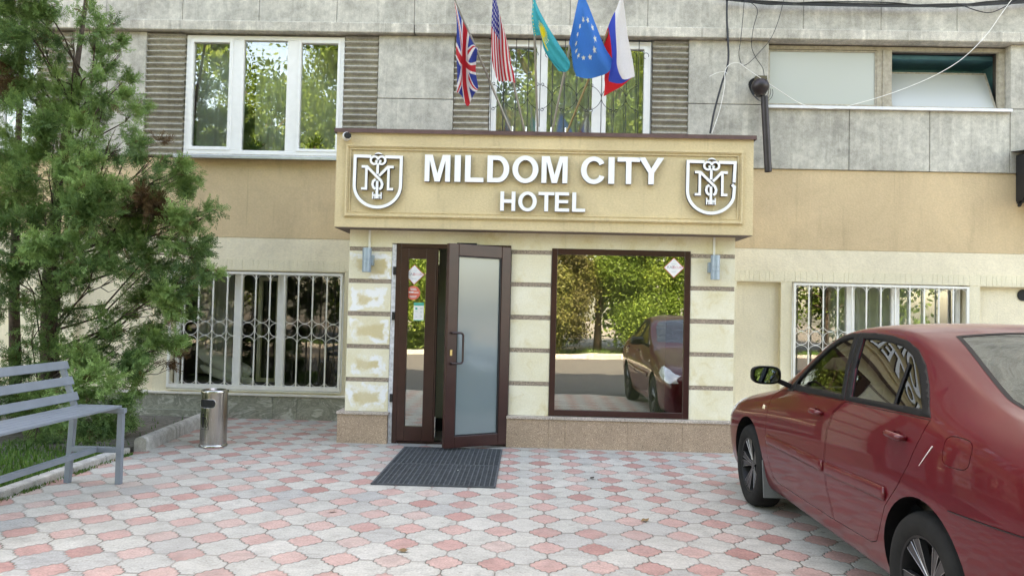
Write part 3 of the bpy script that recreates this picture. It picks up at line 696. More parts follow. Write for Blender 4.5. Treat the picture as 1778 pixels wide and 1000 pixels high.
mr = [(WX(1470, 540, YW + .15), WX(1484, 540, YW + .15)), (WX(1548, 540, YW + .15), WX(1562, 540, YW + .15))]
wf, yy = lower_window(H_LR, mr, [M['glass_w'], M['glass_dark'], M['glass_w']], 'lower right window behind the red car with white ring grille')
white_grille(H_LR, wf, 12, WZ(1400, 587, YW - .02))
curtain(mr[0][0] - .1, mr[1][1] + .7, H_LR[2], H_LR[3], YW + .5, wf)
# bedding heaped behind the lower left window
def blob(name, label, cat, pts, rs, mat, squash=1):
    mb = MB(); mb.tube(pts, rs, 14); o = mb.build(name, mat, smooth=True)
    s = o.modifiers.new('sub', 'SUBSURF'); s.levels = s.render_levels = 2; tag(o, label, cat, 'bedding behind the lower left window'); return o
yb = YW + .36
def PT(px, py, Y=yb): x, z = W(px, py, Y); return (x, Y, z)
blob('pillow', 'long pale pillow slumped on top behind lower left window grille', 'pillow', [PT(341, 604), PT(352, 614), PT(380, 626), PT(410, 640), PT(432, 646), PT(438, 646)], [.02, .10, .115, .12, .09, .02], M['pillow'])
blob('pillow', 'lower white pillow beneath the long pale one behind grille', 'pillow', [PT(347, 634), PT(360, 642), PT(385, 650), PT(415, 660), PT(436, 662), PT(442, 662)], [.02, .06, .07, .075, .06, .02], M['pillow'])
blob('bag', 'dark bag under the pale pillows behind lower left window', 'bag', [PT(322, 655, yb + .06), PT(335, 660, yb + .06), PT(365, 663, yb + .08), PT(398, 668, yb + .1), PT(405, 668, yb + .1)], [.03, .11, .12, .09, .02], plain('dark_bag', (.02, .02, .023), .7))
MB().box(H_LL[0], H_LL[1], YW + .22, YW + .8, H_LL[2] - .06, H_LL[2] - .012).build('inner_sill', M['pvc'], B)

# ================================================================== ENTRANCE PORCH
P = thing('entrance_porch', 'projecting hotel entrance porch of limestone blocks under a boxed tan canopy', 'porch', (.1, YP, 0))
DO = [WX(684, 600, YP), WX(884, 600, YP), 0.0, WZ(780, 424.5, YP)]
DW = [WX(955.5, 580, YP), WX(1197, 580, YP), WZ(1075, 724, YP), WZ(1075, 434, YP)]
PX0, PX1 = WX(603, 560, YP), WX(1274.5, 580, YP)
DOX0 = WX(677, 570, YP)
Z_PT = 2.36
ZB = WZ(640, 715, YP); ZB = .40 if not .3 < ZB < .5 else ZB
mb = MB(); wallgrid(mb, PX0 + .02, PX1 - .02, -.1, Z_PT, YP + .022, YP + .22, [[DOX0 + .012, DO[1] + .0, -.1, DO[3]], DW])
mb.build('porch_wall_core', plain('render_grey', (.50, .50, .47), .9, var=.3, scale=20, bump=.5), P)
parts('side_wall', M['lime'], P, [(PX0 + .02, PX0 + .2, YP + .221, YW - .005, -.1, Z_PT), (PX1 - .2, PX1 - .02, YP + .221, YW - .005, -.1, Z_PT)])
# block courses, measured on each pier
def courses(pxm, ys):
    return [(WZ(pxm, b, YP), WZ(pxm, a, YP)) for a, b in ys]
cl = courses(640, [(436, 484.5), (492, 540), (548, 597.5), (605, 655.5), (663, 714)])
cm = courses(918, [(442, 490.5), (498, 547.5), (556, 604.5), (612.5, 662), (670, 721)])
cr = courses(1236, [(448.5, 497), (505, 554.5), (562.5, 612), (619.5, 669.5), (677, 729)])
zs = []
for i in range(5):
    a = sum(c[i][0] for c in (cl, cm, cr)) / 3; b = sum(c[i][1] for c in (cl, cm, cr)) / 3; zs.append((a, b))
ZCAP = zs[4][0]; pitch = (zs[0][1] - zs[4][1]) / 4; hh = zs[0][1] - zs[0][0]
M['lime_salt'] = limestone('limestone_salt', (PX0, DOX0 - PX0, zs[4][0] - .004, pitch, hh + .008))
def pier(x0, x1, mat, name):
    mb = MB()
    for a, b in zs: mb.box(x0, x1, YP, YP + .021, a, b)
    mb.build(name, mat, P, bevel=.0025)
pier(PX0, DOX0, M['lime_salt'], 'stone_pier'); pier(DO[1] + .006, DW[0] - .004, M['lime'], 'stone_pier'); pier(DW[1] + .004, PX1, M['lime'], 'stone_pier')
mb = MB()
for k in range(5):
    a = zs[k][1]; b = zs[k - 1][0] if k else a + .047
    parts('granite_strip', M['granite'], P, [(x0, x1, YP + .004, YP + .0215, a + .0005, b - .0005) for x0, x1 in ((PX0 + .003, DOX0), (DO[1] + .006, DW[0] - .004), (DW[1] + .004, PX1 - .003))])
ztop = zs[0][1] + .047
mb = MB(); xs = [PX0] + [WX(p, 412, YP) for p in (705, 788, 885, 982, 1080, 1175)] + [PX1]
for a, b in zip(xs, xs[1:]):
    bot = ztop
    segs = [(a, b)]
    for s0, s1 in segs:
        # keep clear of the door and window heads
        cuts = sorted({s0, s1} | {c for c in (DOX0, DO[1], DW[0], DW[1]) if s0 < c < s1})
        for c0, c1 in zip(cuts, cuts[1:]):
            m = (c0 + c1) / 2; zb = DO[3] + .002 if DOX0 < m < DO[1] else (DW[3] + .002 if DW[0] < m < DW[1] else ztop)
            mb.box(c0 + (.001 if c0 == s0 else 0), c1 - (.001 if c1 == s1 else 0), YP, YP + .021, zb, Z_PT)
mb.build('stone_lintel', M['lime'], P)
# plinth and its cap
yq = YP - .06
mb = MB(); xs1 = [WX(585, 740, yq), WX(672, 740, yq)]; mb.box(xs1[0], xs1[1], yq, YP + .02, -.1, ZCAP - .03); mb.box(xs1[0], PX0 + .1, YP + .0201, YW - .04, -.1, ZCAP - .03)
mb.build('granite_plinth', M['gran_plinth'], P, bevel=.002); mb = MB()
xe = [WX(p, 750, yq) for p in (879, 952, 981, 1090, 1185, 1273)]
for a, b in zip(xe, xe[1:]): mb.box(a + .0007, b - .0007, yq, YP + .02, -.1, ZCAP - .03)
mb.box(PX1 - .1, xe[-1], YP + .0201, YW - .04, -.1, ZCAP - .03)
mb.build('granite_plinth', M['gran_plinth'], P, bevel=.002)
mb = MB(); mb.box(xs1[0] - .012, xs1[1] + .014, yq - .014, YP + .0, ZCAP - .028, ZCAP - .001); mb.box(xs1[0] - .012, PX0 - .001, YP + .0, YW - .04, ZCAP - .028, ZCAP - .001); mb.build('plinth_cap', M['gran_cap'], P, bevel=.003); mb = MB(); mb.box(xe[0] - .004, xe[-1] + .012, yq - .014, YP, ZCAP - .028, ZCAP - .001); mb.box(PX1 + .001, xe[-1] + .012, YP, YW - .04, ZCAP - .028, ZCAP - .001)
mb.build('plinth_cap', M['gran_cap'], P, bevel=.003)
# canopy box
CX0, CX1 = WX(582.8, 310, YF), WX(1308, 322, YF); CZ0 = 2.347; CZ1 = 3.385
cb = MB().box(CX0, CX1, YF, YW - .008, CZ0, CZ1).build('canopy_box', M['stucco'], P, bevel=.004)
mb = MB(); mb.box(CX0 - .02, CX1 + .02, YF - .03, YW - .01, CZ1 + .001, CZ1 + .03); mb.box(CX0 - .02, CX1 + .02, YF - .033, YF - .03, CZ1 - .012, CZ1 + .031); mb.box(CX0 - .023, CX0 - .02, YF - .03, YW - .02, CZ1 - .012, CZ1 + .03); mb.box(CX1 + .02, CX1 + .023, YF - .03, YW - .02, CZ1 - .012, CZ1 + .03)
mb.build('roof_flashing', M['brown2'], P)
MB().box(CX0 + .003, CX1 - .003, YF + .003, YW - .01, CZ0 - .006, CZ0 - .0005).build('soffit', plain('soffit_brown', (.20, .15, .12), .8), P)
fx0, fx1 = WX(599, 312, YF), WX(1290.5, 327, YF); fz1 = (WZ(599.5, 250, YF) + WZ(1291, 262.7, YF)) / 2; fz0 = (WZ(598.7, 376, YF) + WZ(1289.4, 391.4, YF)) / 2
mb = MB()
for off, w, d in ((0, .012, .018), (.012, .016, .032), (.028, .012, .022), (.040, .014, .010), (.054, .010, .017)):
    a, b, c, d1 = fx0 + off, fx1 - off, fz0 + off, fz1 - off
    # mitred frame of four sloping boards
    q0 = [(a, c), (b, c), (b, d1), (a, d1)]; q1 = [(a + w, c + w), (b - w, c + w), (b - w, d1 - w), (a + w, d1 - w)]
    for i in range(4):
        j = (i + 1) % 4; o = [q0[i], q0[j], q1[j], q1[i]]
        mb.add([(p[0], YF - d, p[1]) for p in o] + [(p[0], YF - .0005, p[1]) for p in o], [(0, 1, 2, 3), (1, 0, 4, 5), (3, 2, 6, 7)])
mb.build('canopy_moulding', M['stucco'], cb)
# door frame, sidelight and leaf
yd = YP + .045
mb = MB(); mb.box(DO[0], DO[0] + .055, YP - .005, YP + .07, 0, DO[3]); mb.box(DO[1] - .045, DO[1], YP - .005, YP + .07, 0, DO[3]); mb.box(DO[0] + .055, DO[1] - .045, YP - .004, YP + .07, DO[3] - .05, DO[3]); 
xm0, xm1 = WX(741, 600, YP), WX(758, 600, YP)
mb.box(DO[0] + .055, DO[1] - .045, YP + .01, YP + .12, 0, .022)
df = mb.build('door_frame', M['brown'], P, bevel=.004)
mb = MB(); s0, s1 = DO[0] + .056, xm1; mb.box(s0, s0 + .085, YP - .02, YP + .05, .03, DO[3] - .052); mb.box(s1 - .135, s1, YP - .02, YP + .05, .03, DO[3] - .052)
mb.box(s0 + .085, s1 - .135, YP - .019, YP + .05, .03, .19); mb.box(s0 + .085, s1 - .135, YP - .019, YP + .05, DO[3] - .165, DO[3] - .052); mb.box(s1 - .03, s1 - .018, YP - .026, YP - .02, .05, DO[3] - .07)
sd = mb.build('fixed_side_leaf', M['brown'], P, bevel=.005)
MB().box(s0 + .085, s1 - .135, YP + .01, YP + .016, .19, DO[3] - .165).build('pane', M['glass_disp'], sd)
mb = MB(); mb.box(s1 + .001, s1 + .009, YP - .018, YP - .012, .08, .30); mb.box(s1 + .001, s1 + .009, YP - .018, YP - .012, DO[3] - .23, DO[3] - .075); mb.build('edge_bolt', M['silver'], sd)
for zz in (.45, 1.35, 1.85): MB().box(DO[0] - .03, DO[0] - .001, YP - .012, YP + .01, zz, zz + .09).build('hinge', M['black_iron'], df)
fr = Vector(G(769, 778, .035)); hg = Vector((DO[1] - .012, YP - .028)); dv = (fr - hg); LW = dv.length; dv.normalize(); nv = Vector((-dv.y, dv.x)); 
if nv.y > 0: nv = -nv
def leaf(u, n, z): q = hg + dv * u + nv * n; return (q.x, q.y, z)
def lbox(mb, u0, u1, n0, n1, z0, z1): mb.hexa([leaf(u1, n1, z0), leaf(u0, n1, z0), leaf(u0, n0, z0), leaf(u1, n0, z0), leaf(u1, n1, z1), leaf(u0, n1, z1), leaf(u0, n0, z1), leaf(u1, n0, z1)])
ZL0, ZL1 = .035, WZ(780, 422.5, fr.y); mb = MB()
lbox(mb, .0, .115, -.03, .03, ZL0, ZL1); lbox(mb, LW - .115, LW, -.03, .03, ZL0, ZL1); lbox(mb, .115, LW - .115, -.029, .029, ZL0, ZL0 + .12); lbox(mb, .115, LW - .115, -.029, .029, ZL1 - .125, ZL1)
dl = mb.build('open_door', M['brown'], P, bevel=.005, fixn=True); dl['label'] = 'glazed door leaf swung open'
mb = MB(); lbox(mb, .115, LW - .115, -.003, .003, ZL0 + .12, ZL1 - .125); mb.build('pane', M['glass_door'], dl, fixn=True)
mb = MB()
for u0, u1, a, b in ((.115, .127, ZL0 + .12, ZL1 - .125), (LW - .127, LW - .115, ZL0 + .12, ZL1 - .125), (.127, LW - .127, ZL0 + .12, ZL0 + .132), (.127, LW - .127, ZL1 - .137, ZL1 - .125)): lbox(mb, u0, u1, .004, .02, a, b)
mb.build('gasket', M['black_iron'], dl, fixn=True)
hz0, hz1 = WZ(795, 631, fr.y), WZ(795, 578, fr.y); uh = LW - .05; pts = [leaf(uh, .025, hz1), leaf(uh, .05, hz1), leaf(uh - .025, .075, hz1), leaf(uh - .13, .085, hz1)]
pts = [leaf(uh, .025, hz1), leaf(uh, .062, hz1)]
for t in np.linspace(0, PI / 2, 5): pts.append(leaf(uh - .09 - .03 * math.sin(t), .07, hz1 - .03 + .03 * math.cos(t)))
for t in np.linspace(0, PI / 2, 5): pts.append(leaf(uh - .09 - .03 * math.cos(t), .07, hz0 + .03 - .03 * math.sin(t)))
pts += [leaf(uh, .062, hz0), leaf(uh, .025, hz0)]
MB().tube(pts, .0115, 10).build('handle', plain('dark_brown_metal', (.05, .035, .035), .3, .5), dl)
mb = MB(); lbox(mb, LW - .062, LW - .038, .03, .036, 1.0, 1.06); mb.build('lock_plate', M['brass'], dl, fixn=True)
MB().box(xm1 + .2, xm1 + .42, YP - .035, YP - .006, DO[3] - .04, DO[3] + .018).build('door_closer', M['black_iron'], df, bevel=.004)
MB().box(DOX0 + .003, DO[0] - .001, YP + .003, YP + .03, .0, DO[3] - .01).build('mounting_foam', plain('white_mortar', (.6, .6, .62), .9, var=.3, scale=25, bump=1), P)
# display window
mb = MB(); frame(mb, DW[0], DW[1], DW[2], DW[3], .062, YP - .012, YP + .05); wf = mb.build('display_window', M['brown'], P, bevel=.004)
pane(DW[0] + .062, DW[1] - .062, DW[2] + .062, DW[3] - .062, YP + .01, M['glass_disp'], wf)
# hall inside
mb = MB(); mb.box(PX0 + .2, PX1 - .2, YP + .23, YW + 2.0, -.02, .004); mb.build('hall_floor', plain('hall_tiles', (.30, .28, .25), .3), P)
parts('hall_wall', M['hallwall'], P, [(PX0 + .21, PX1 - .21, YW + 1.4, YW + 1.5, .005, 2.345), (WX(964, 600, YP + .3), WX(990, 600, YP + .3), YP + .3, YP + .4, .005, 2.345), (xm1 - .12, xm1 + .25, YP + .9, YP + 1.0, .005, 2.345)])
MB().box(xm1 - .12, xm1 + .28, YP + .88, YP + .899, .005, .16).build('skirting', M['black_iron'], P)
MB().box(PX0 + .21, PX1 - .21, YP + .221, YW + 1.39, 2.30, 2.34).build('hall_ceiling', M['hallwall'], P)
# stickers on the glass: flat, things of their own
def sticker_diamond(px, py, r, label, Y):
    x, z = W(px, py, Y); t = thing('diamond_sticker', label, 'sticker', (x, Y, z), 'white diamond stickers with a red edge on the porch glass')
    def dm(rr): return [(x - rr, z), (x, z - rr), (x + rr, z), (x, z + rr)]
    MB().prism(dm(r), Y - .0015, Y).build('red_edge', M['sticker_r'], t, fixn=True)
    MB().prism(dm(r * .93), Y - .0025, Y - .0016).build('white_face', M['sticker_w'], t, fixn=True)
    txt(t, 'KAZ', x - r * .66, z - r * .07, r * .27, Y - .003, M['sticker_t']); txt(t, 'SECURITY', x - r * .18, z - r * .07, r * .235, Y - .003, M['sticker_p'])
    mb = MB()
    for (a, b, c) in ((-.28, .28, .38), (-.2, .2, .30), (-.25, .25, -.38), (-.2, .2, -.46)): mb.box(x + a * r, x + b * r, Y - .003, Y - .0026, z + c * r, z + (c + .035) * r)
    mb.build('small_print', plain('faint_print', (.55, .6, .65), .5), t)
def txt(parent, s, x, z, size, Y, mat, name='lettering', depth=0.0004):
    cu = bpy.data.curves.new(name, 'FONT'); cu.body = s; cu.size = size * 1.4; cu.extrude = depth; cu.space_character = .95
    tmp = bpy.data.objects.new('tmp', cu); C.objects.link(tmp); dg = bpy.context.evaluated_depsgraph_get(); me = bpy.data.meshes.new_from_object(tmp.evaluated_get(dg))
    bpy.data.objects.remove(tmp); o0 = ORG[parent.name]
    me.transform(Matrix.Translation((x - o0.x, Y - o0.y, z - o0.z)) @ Matrix.Rotation(PI / 2, 4, 'X'))
    me.materials.clear(); me.materials.append(mat); o = bpy.data.objects.new(name, me); C.objects.link(o); o.parent = parent; ORG[o.name] = o0; return o
sticker_diamond(719.5, 477, .112, 'white diamond sticker with red edge on narrow side pane by the door', YP + .008)
sticker_diamond(1170, 465, .112, 'white diamond sticker with red edge in top right corner of display window', YP + .008)
ys = YP + .008; x, z = W(717.5, 508.5, ys); t = thing('round_sticker', 'round red sticker with white print under the diamond one', 'sticker', (x, ys, z))
MB().prism([(x + .078 * math.cos(a), z + .078 * math.sin(a)) for a in np.linspace(0, 2 * PI, 33)[:-1]], ys - .0015, ys).build('red_disc', plain('sticker_orange_red', (.72, .16, .11), .4), t, fixn=True)
mb = MB()
for (a, b, c, d) in ((-.035, .03, .045, .051), (-.03, .04, .032, .038), (-.05, .005, -.0, .014), (.012, .06, .0, .008), (-.04, .04, -.04, -.034), (-.03, .03, -.052, -.047)): mb.box(x + a, x + b, ys - .0024, ys - .0016, z + c, z + d)
mb.build('white_print', M['sticker_w'], t)
x, z = W(727, 541, ys); t = thing('notice_card', 'white notice card with green header on the narrow side pane', 'notice', (x, ys, z))
MB().box(x - .056, x + .056, ys - .0015, ys, z - .1, z + .1).build('card', M['sticker_w'], t); MB().box(x - .056, x + .056, ys - .003, ys - .0016, z + .066, z + .1).build('green_header', M['sticker_g'], t)
mb = MB(); mb.box(x - .056, x + .056, ys - .003, ys - .0016, z - .1, z - .092)
mb.box(x - .038, x - .015, ys - .003, ys - .0016, z + .022, z + .045); mb.build('green_print', M['sticker_g'], t)
mb = MB()
for a, b, c in ((.012, .045, .04), (.012, .045, .03), (-.04, -.012, .0), (.015, .042, .0), (.015, .042, -.012), (-.035, -.015, -.06), (.015, .042, -.045), (.015, .042, -.06)): mb.box(x + a, x + b, ys - .003, ys - .0016, z + c, z + c + .005)
mb.build('small_print', plain('faint_print2', (.45, .55, .55), .5), t)

# ================================================================== SIGN
def arcp(cx, cz, rx, rz, a0, a1, n=14): return [(cx + rx * math.cos(math.radians(a0 + (a1 - a0) * i / n)), cz + rz * math.sin(math.radians(a0 + (a1 - a0) * i / n))) for i in range(n + 1)]
def glyph(c):
    """bold sans capitals: list of (outer, holes), cap height 1, returned with the width"""
    s = .205; h = .165
    if c == 'I': return [([(0, 0), (s, 0), (s, 1), (0, 1)], [])], s
    if c == 'L': return [([(0, 0), (.68, 0), (.68, h), (s, h), (s, 1), (0, 1)], [])], .68
    if c == 'H': return [([(0, 0), (s, 0), (s, .415), (.62, .415), (.62, 0), (.825, 0), (.825, 1), (.62, 1), (.62, .6), (s, .6), (s, 1), (0, 1)], [])], .825
    if c == 'T': return [([(.325, 0), (.53, 0), (.53, .835), (.855, .835), (.855, 1), (0, 1), (0, .835), (.325, .835)], [])], .855
    if c == 'E': return [([(0, 0), (.75, 0), (.75, h), (s, h), (s, .43), (.69, .43), (.69, .595), (s, .595), (s, .835), (.73, .835), (.73, 1), (0, 1)], [])], .75
    if c == 'Y': return [([(.365, 0), (.57, 0), (.57, .42), (.935, 1), (.70, 1), (.47, .60), (.24, 1), (0, 1), (.365, .42)], [])], .935
    if c == 'M': return [([(0, 0), (.185, 0), (.185, .787), (.385, 0), (.58, 0), (.78, .787), (.78, 0), (.965, 0), (.965, 1), (.67, 1), (.4825, .315), (.295, 1), (0, 1)], [])], .965
    if c == 'O': return [(arcp(.49, .5, .49, .515, 0, 360, 40)[:-1], [arcp(.49, .5, .28, .345, 0, 360, 36)[:-1]])], .98
    if c == 'D': return [([(0, 0)] + [(.40, 0)] + arcp(.40, .5, .43, .5, -80, 80, 20) + [(.40, 1), (0, 1)], [[(s, h), (.37, h)] + arcp(.37, .5, .25, .335, -80, 80, 16) + [(.37, 1 - h), (s, 1 - h)]])], .83
    if c == 'C':
        o = arcp(.49, .5, .49, .515, 42, 318, 34); i = arcp(.49, .5, .275, .345, 325, 35, 30)
        return [([(p[0], p[1]) for p in o] + [(.90, .265)] + [(.70, .325)] + i[1:-1] + [(.70, .69), (.885, .76)], [])], .90
def letter(parent, c, pl, pr, ptop, pbot, off=.05):
    Yl = YF - off; xm = (pl + pr) / 2; x0 = WX(pl, (ptop + pbot) / 2, Yl); x1 = WX(pr, (ptop + pbot) / 2, Yl); z0 = WZ(xm, pbot, Yl); z1 = WZ(xm, ptop, Yl)
    polys, w = glyph(c); mb = MB()
    for o, hs in polys:
        mp = lambda x, y, z: (x0 + x * (x1 - x0) / w, y, z0 + z * (z1 - z0)); mb.prism(o, Yl, Yl + .046, hs, 0, 1, mp)
    ob = mb.build('letter_' + c.lower(), [M['white_letter'], M['letter_side']], parent); return ob
t = thing('hotel_sign_lettering', 'raised white capitals MILDOM CITY HOTEL in two lines on the canopy', 'sign', (.1, YF - .03, 2.9))
r1 = [('M', 397, 502), ('I', 520, 545), ('L', 563, 640), ('D', 655, 745), ('O', 758, 865), ('M', 878, 985), ('C', 1040, 1137), ('I', 1153, 1178), ('T', 1190, 1283), ('Y', 1277, 1382)]
for c, a, b in r1:
    a = 570 + a / 2.3707; b = 570 + b / 2.3707; m = (a + b) / 2; k = (m - 945) * .0132
    letter(t, c, a, b, 271.6 + k, 318.0 + k)
for c, a, b in [('H', 708, 770), ('O', 782, 858), ('T', 865, 930), ('E', 933, 992), ('L', 1004, 1058)]:
    a = 570 + a / 2.3707; b = 570 + b / 2.3707; m = (a + b) / 2; k = (m - 942) * .0132
    letter(t, c, a, b, 333.6 + k, 367.2 + k)
def emblem(pxc, pyc, label, broken=False, side=0):
    Yl = YF - .052; xc, zc = W(pxc, pyc, Yl); k = .00113
    t = thing('hotel_emblem', label, 'emblem', (xc, Yl, zc), 'shield emblems at both ends of the canopy')
    def T(pts): return [(xc + (p[0] - 366) * k, zc - (p[1] - 530) * k) for p in pts]
    bot = [(365 + 222 * math.sin(math.radians(a)), 560 + 212 * math.cos(math.radians(a))) for a in range(-90, 91, 9)]
    y0, y1 = Yl, Yl + .047
    def rb(name, pts, w, dy=0, closed=False): 
        return MB().ribbon(T(pts), w * k, y0 - dy, y1, closed, 0, 1).build(name, [M['white_letter'], M['letter_side']], t, fixn=False)
    if not broken:
        rb('shield_outline', [(300, 287), (145, 285)] + bot[0:1] + bot[1:] + [(588, 290), (432, 289)], 29)
    else:
        b2 = [p for p in bot if p[0] < 582]
        rb('shield_outline', [(300, 287), (145, 285)] + b2 + [(584, 520), (560, 498)], 29); rb('shield_outline', [(580, 478), (588, 290), (432, 289)], 29)
        MB().ribbon(T([(552, 500), (575, 492), (592, 478)]), 12 * k, y0 + .01, y1, False, 0, 0).build('bent_strip', [M['letter_side']], t)
    MB().prism(T([(328, 270), (338, 258), (352, 250), (368, 246), (384, 250), (398, 258), (408, 270), (390, 264), (368, 261), (346, 264)]), y0, y1, mi=0, mside=1).build('top_cap', [M['white_letter'], M['letter_side']], t, fixn=True)
    ring = lambda cx, cy, r, a0, a1, n=22: [(cx + r * math.cos(math.radians(a0 + (a1 - a0) * i / n)), cy + r * math.sin(math.radians(a0 + (a1 - a0) * i / n))) for i in range(n + 1)]
    rb('key_bow', ring(332, 324, 36, 40, 340) + [(366, 320)], 21, .004); rb('key_bow', ring(400, 324, 36, 140, -160)[::1] + [(366, 320)], 21, .005)
    MB().prism(T(ring(349, 331, 14, 0, 340, 10)), y0 + .004, y1, mi=0, mside=1).build('bow_curl', [M['white_letter'], M['letter_side']], t, fixn=True)
    MB().prism(T(ring(385, 331, 14, 0, 340, 10)), y0 + .0045, y1, mi=0, mside=1).build('bow_curl', [M['white_letter'], M['letter_side']], t, fixn=True)
    rb('key_stem', [(365, 352), (363, 455)], 25, .002); rb('key_stem', [(363, 520), (363, 690)], 25, .002)
    rb('key_bit', [(322, 658), (408, 660)], 16, .001)
    for x in (324, 344, 384, 404): rb('key_bit', [(x, 628 if x in (324, 404) else 645), (x, 692)], 13 if x in (324, 404) else 9, .0015 + x * 1e-6)
    rb('monogram_m', [(210, 386), (262, 386), (400, 520), (412, 552), (404, 585), (385, 602)], 25, .003)
    rb('monogram_m', [(257, 398), (257, 596), (210, 596)], 24, .0025)
    rb('monogram_m', [(518, 386), (462, 386), (380, 472)], 25, .0032)
    rb('monogram_m', [(469, 398), (469, 598), (518, 598)], 24, .0022)
    rb('monogram_s', [(348, 505), (324, 525), (318, 555), (328, 582), (348, 600)], 24, .0028)
    return t
emblem(655.5, 316, 'left shield emblem with key and M monogram, its outline whole')
emblem(1235, 326, 'right shield emblem with key and M monogram, its outline cracked at right', True)

# ================================================================== LAMPS, CAMERA
def lamp(px, py, label, bracket):
    Y = YP - .095; x, z = W(px, py, Y); t = thing('wall_lamp', label, 'wall lamp', (x, YP, z), 'grey cylinder lamps on the outer piers'); h = .132; r = .049
    MB().lathe([(r - .008, -h + .02), (r - .004, -h), (r, -h + .001), (r, -.045), (r - .003, -.043), (r - .003, -.04), (r, -.038), (r, .0), (r - .003, .002), (r - .003, .005), (r, .007), (r, h), (r - .004, h + .001), (r - .008, h - .02)], 32, (x, Y, z)).build('lamp_body', M['lampgrey'], t)
    MB().box(x + bracket - .03, x + bracket + .03, Y + .02, YP - .0005, z - .055, z + .055).build('bracket', M['lampgrey'], t, bevel=.004)
    MB().box(x - .012 + .006, x + .018, YP - .014, YP - .0005, z + .02, CZ0 - .008).build('cable_duct', M['pvc'], t, bevel=.002)
lamp(637, 451.5, 'grey wall lamp on the salt stained pier left of the door', .035)
lamp(1242, 464.5, 'grey wall lamp on the clean pier right of the display window', -.035)
x, z = W(604, 237, YF - .06); t = thing('security_camera', 'small white camera with black face at top left canopy corner', 'camera', (x, YF, z))
mb = MB(); mb.lathe([(.0, .0), (.036, .0), (.045, .02), (.045, .06), (.03, .09), (0, .09)], 24, (0, 0, 0), 'Y'); mm = Matrix.Translation((x - .006, YF - .09, z)) @ Matrix.Rotation(.25, 4, 'Z')
mb.v = [tuple(mm @ Vector(p)) for p in mb.v]; mb.build('camera_body', M['pvc'], t, fixn=True)
mb = MB(); mb.prism([(.04 * math.cos(a) * 1.02, .036 * math.sin(a)) for a in np.linspace(0, 2 * PI, 9)[:-1] + PI / 8], -.016, .0); mm = Matrix.Translation((x + .006, YF - .094, z)) @ Matrix.Rotation(.25, 4, 'Z')
mb.v = [tuple(mm @ Vector(p)) for p in mb.v]; mb.build('camera_face', M['black_iron'], t, bevel=.004, fixn=True)

# ================================================================== FLAGS
def catmull(P, t):
    n = len(P) - 1; x = min(max(t * n, 0), n - 1e-6); i = int(x); f = x - i
    p0 = P[max(i - 1, 0)]; p1 = P[i]; p2 = P[i + 1]; p3 = P[min(i + 2, n)]
    if i == 0: p0 = 2 * p1 - p2
    if i == n - 1: p3 = 2 * p2 - p1
    return .5 * ((2 * p1) + (p2 - p0) * f + (2 * p0 - 5 * p1 + 4 * p2 - p3) * f * f + (3 * p1 - p0 - 3 * p2 + p3) * f ** 3)
M['polegrey'] = plain('grey_pole_metal', (.30, .29, .27), .4, .6)
def flag(label, base, tip, grid, pattern, rough=.85, nu=120, nv=84, ruff=.02, nf=3.0, Yt=7.62):
    """grid[u][v] = (px, py, dY): where points of the cloth hang; u hoist->fly, v top->bottom"""
    bx, bz = W(base[0], base[1], YF + .06); t = thing('flag', label, 'flag', (bx, YF + .06, 3.4), 'five national and union flags on slanting poles over the canopy')
    # pole leans out towards the street
    s = Vector((bx, YF + .06, 3.415)); tx, tz = W(tip[0], tip[1], Yt); e = Vector((tx, Yt, tz)); d = (e - s).normalized(); e2 = e + d * .12
    def ypole(z): return s.y + (e.y - s.y) * (z - s.z) / (e.z - s.z)
    MB().tube([s, e2], .0125, 10).lathe([(0, -.012), (.02, -.012), (.022, 0), (.02, .012), (0, .012)], 12, e2).build('pole', M['polegrey'] if base[0] != 983 else plain('bronze_pole', (.25, .19, .10), .35, .6), t)
    mb = MB(); mb.lathe([(.03, 0), (.03, .01), (.018, .012), (.018, .07), (.0135, .072)], 12, (bx, YF + .06, 3.416)); mb.build('socket', M['silver'], t)
    Gp = []
    for row in grid:
        Gp.append([np.array([q[0], q[1], q[2] if len(q) > 2 else 0.0], float) for q in row])
    def P(u, v):
        rows = [catmull(r, v) for r in Gp]; return catmull(rows, u)
    V = []; col = []
    for i in range(nu + 1):
        for j in range(nv + 1):
            u, v = i / nu, j / nv; q = P(u, v); z_ = W(q[0], q[1], 7.7)[1]; Y = ypole(min(max(z_, s.z), e.z + .3)) - .075 + q[2] * 1.0 + ruff * math.sin(v * nf * 2 * PI + u * 2.2) * min(1, .25 + u)
            x, z = W(q[0], q[1], Y); V.append((x, Y, z)); col.append(pattern(u, v))
    mb = MB(); w = nv + 1
    mb.add(V, [(i * w + j, (i + 1) * w + j, (i + 1) * w + j + 1, i * w + j + 1) for i in range(nu) for j in range(nv)], 0, True)
    ob = mb.build('cloth', M['flagcloth'], t); at = ob.data.attributes.new('pattern', 'FLOAT_COLOR', 'POINT'); at.data.foreach_set('color', np.array([tuple(c) + (1,) for c in col], dtype=np.float32).ravel())
    return t
tt = NT('flag_cloth'); at = tt.new('ShaderNodeAttribute'); at.attribute_name = 'pattern'; wv = tt.noise(tt.pos(), 60, 3, .6)
cc = tt.mix(.25, at.outputs['Color'], tt.ramp(wv, [(.3, .85), (.7, 1.1)]), 'MULTIPLY'); tt.col(cc); tt.p(Roughness=.8)
tl = tt.new('ShaderNodeBsdfTranslucent'); tt.l.new(cc, tl.inputs[0]); mx = tt.new('ShaderNodeMixShader'); mx.inputs[0].default_value = .4
tt.l.new(tt.b.outputs[0], mx.inputs[1]); tt.l.new(tl.outputs[0], mx.inputs[2]); tt.l.new(mx.outputs[0], tt.out.inputs['Surface']); M['flagcloth'] = tt.m
Wt, Rd, Bl = (.80, .80, .82), (.60, .03, .045), (.02, .05, .30)
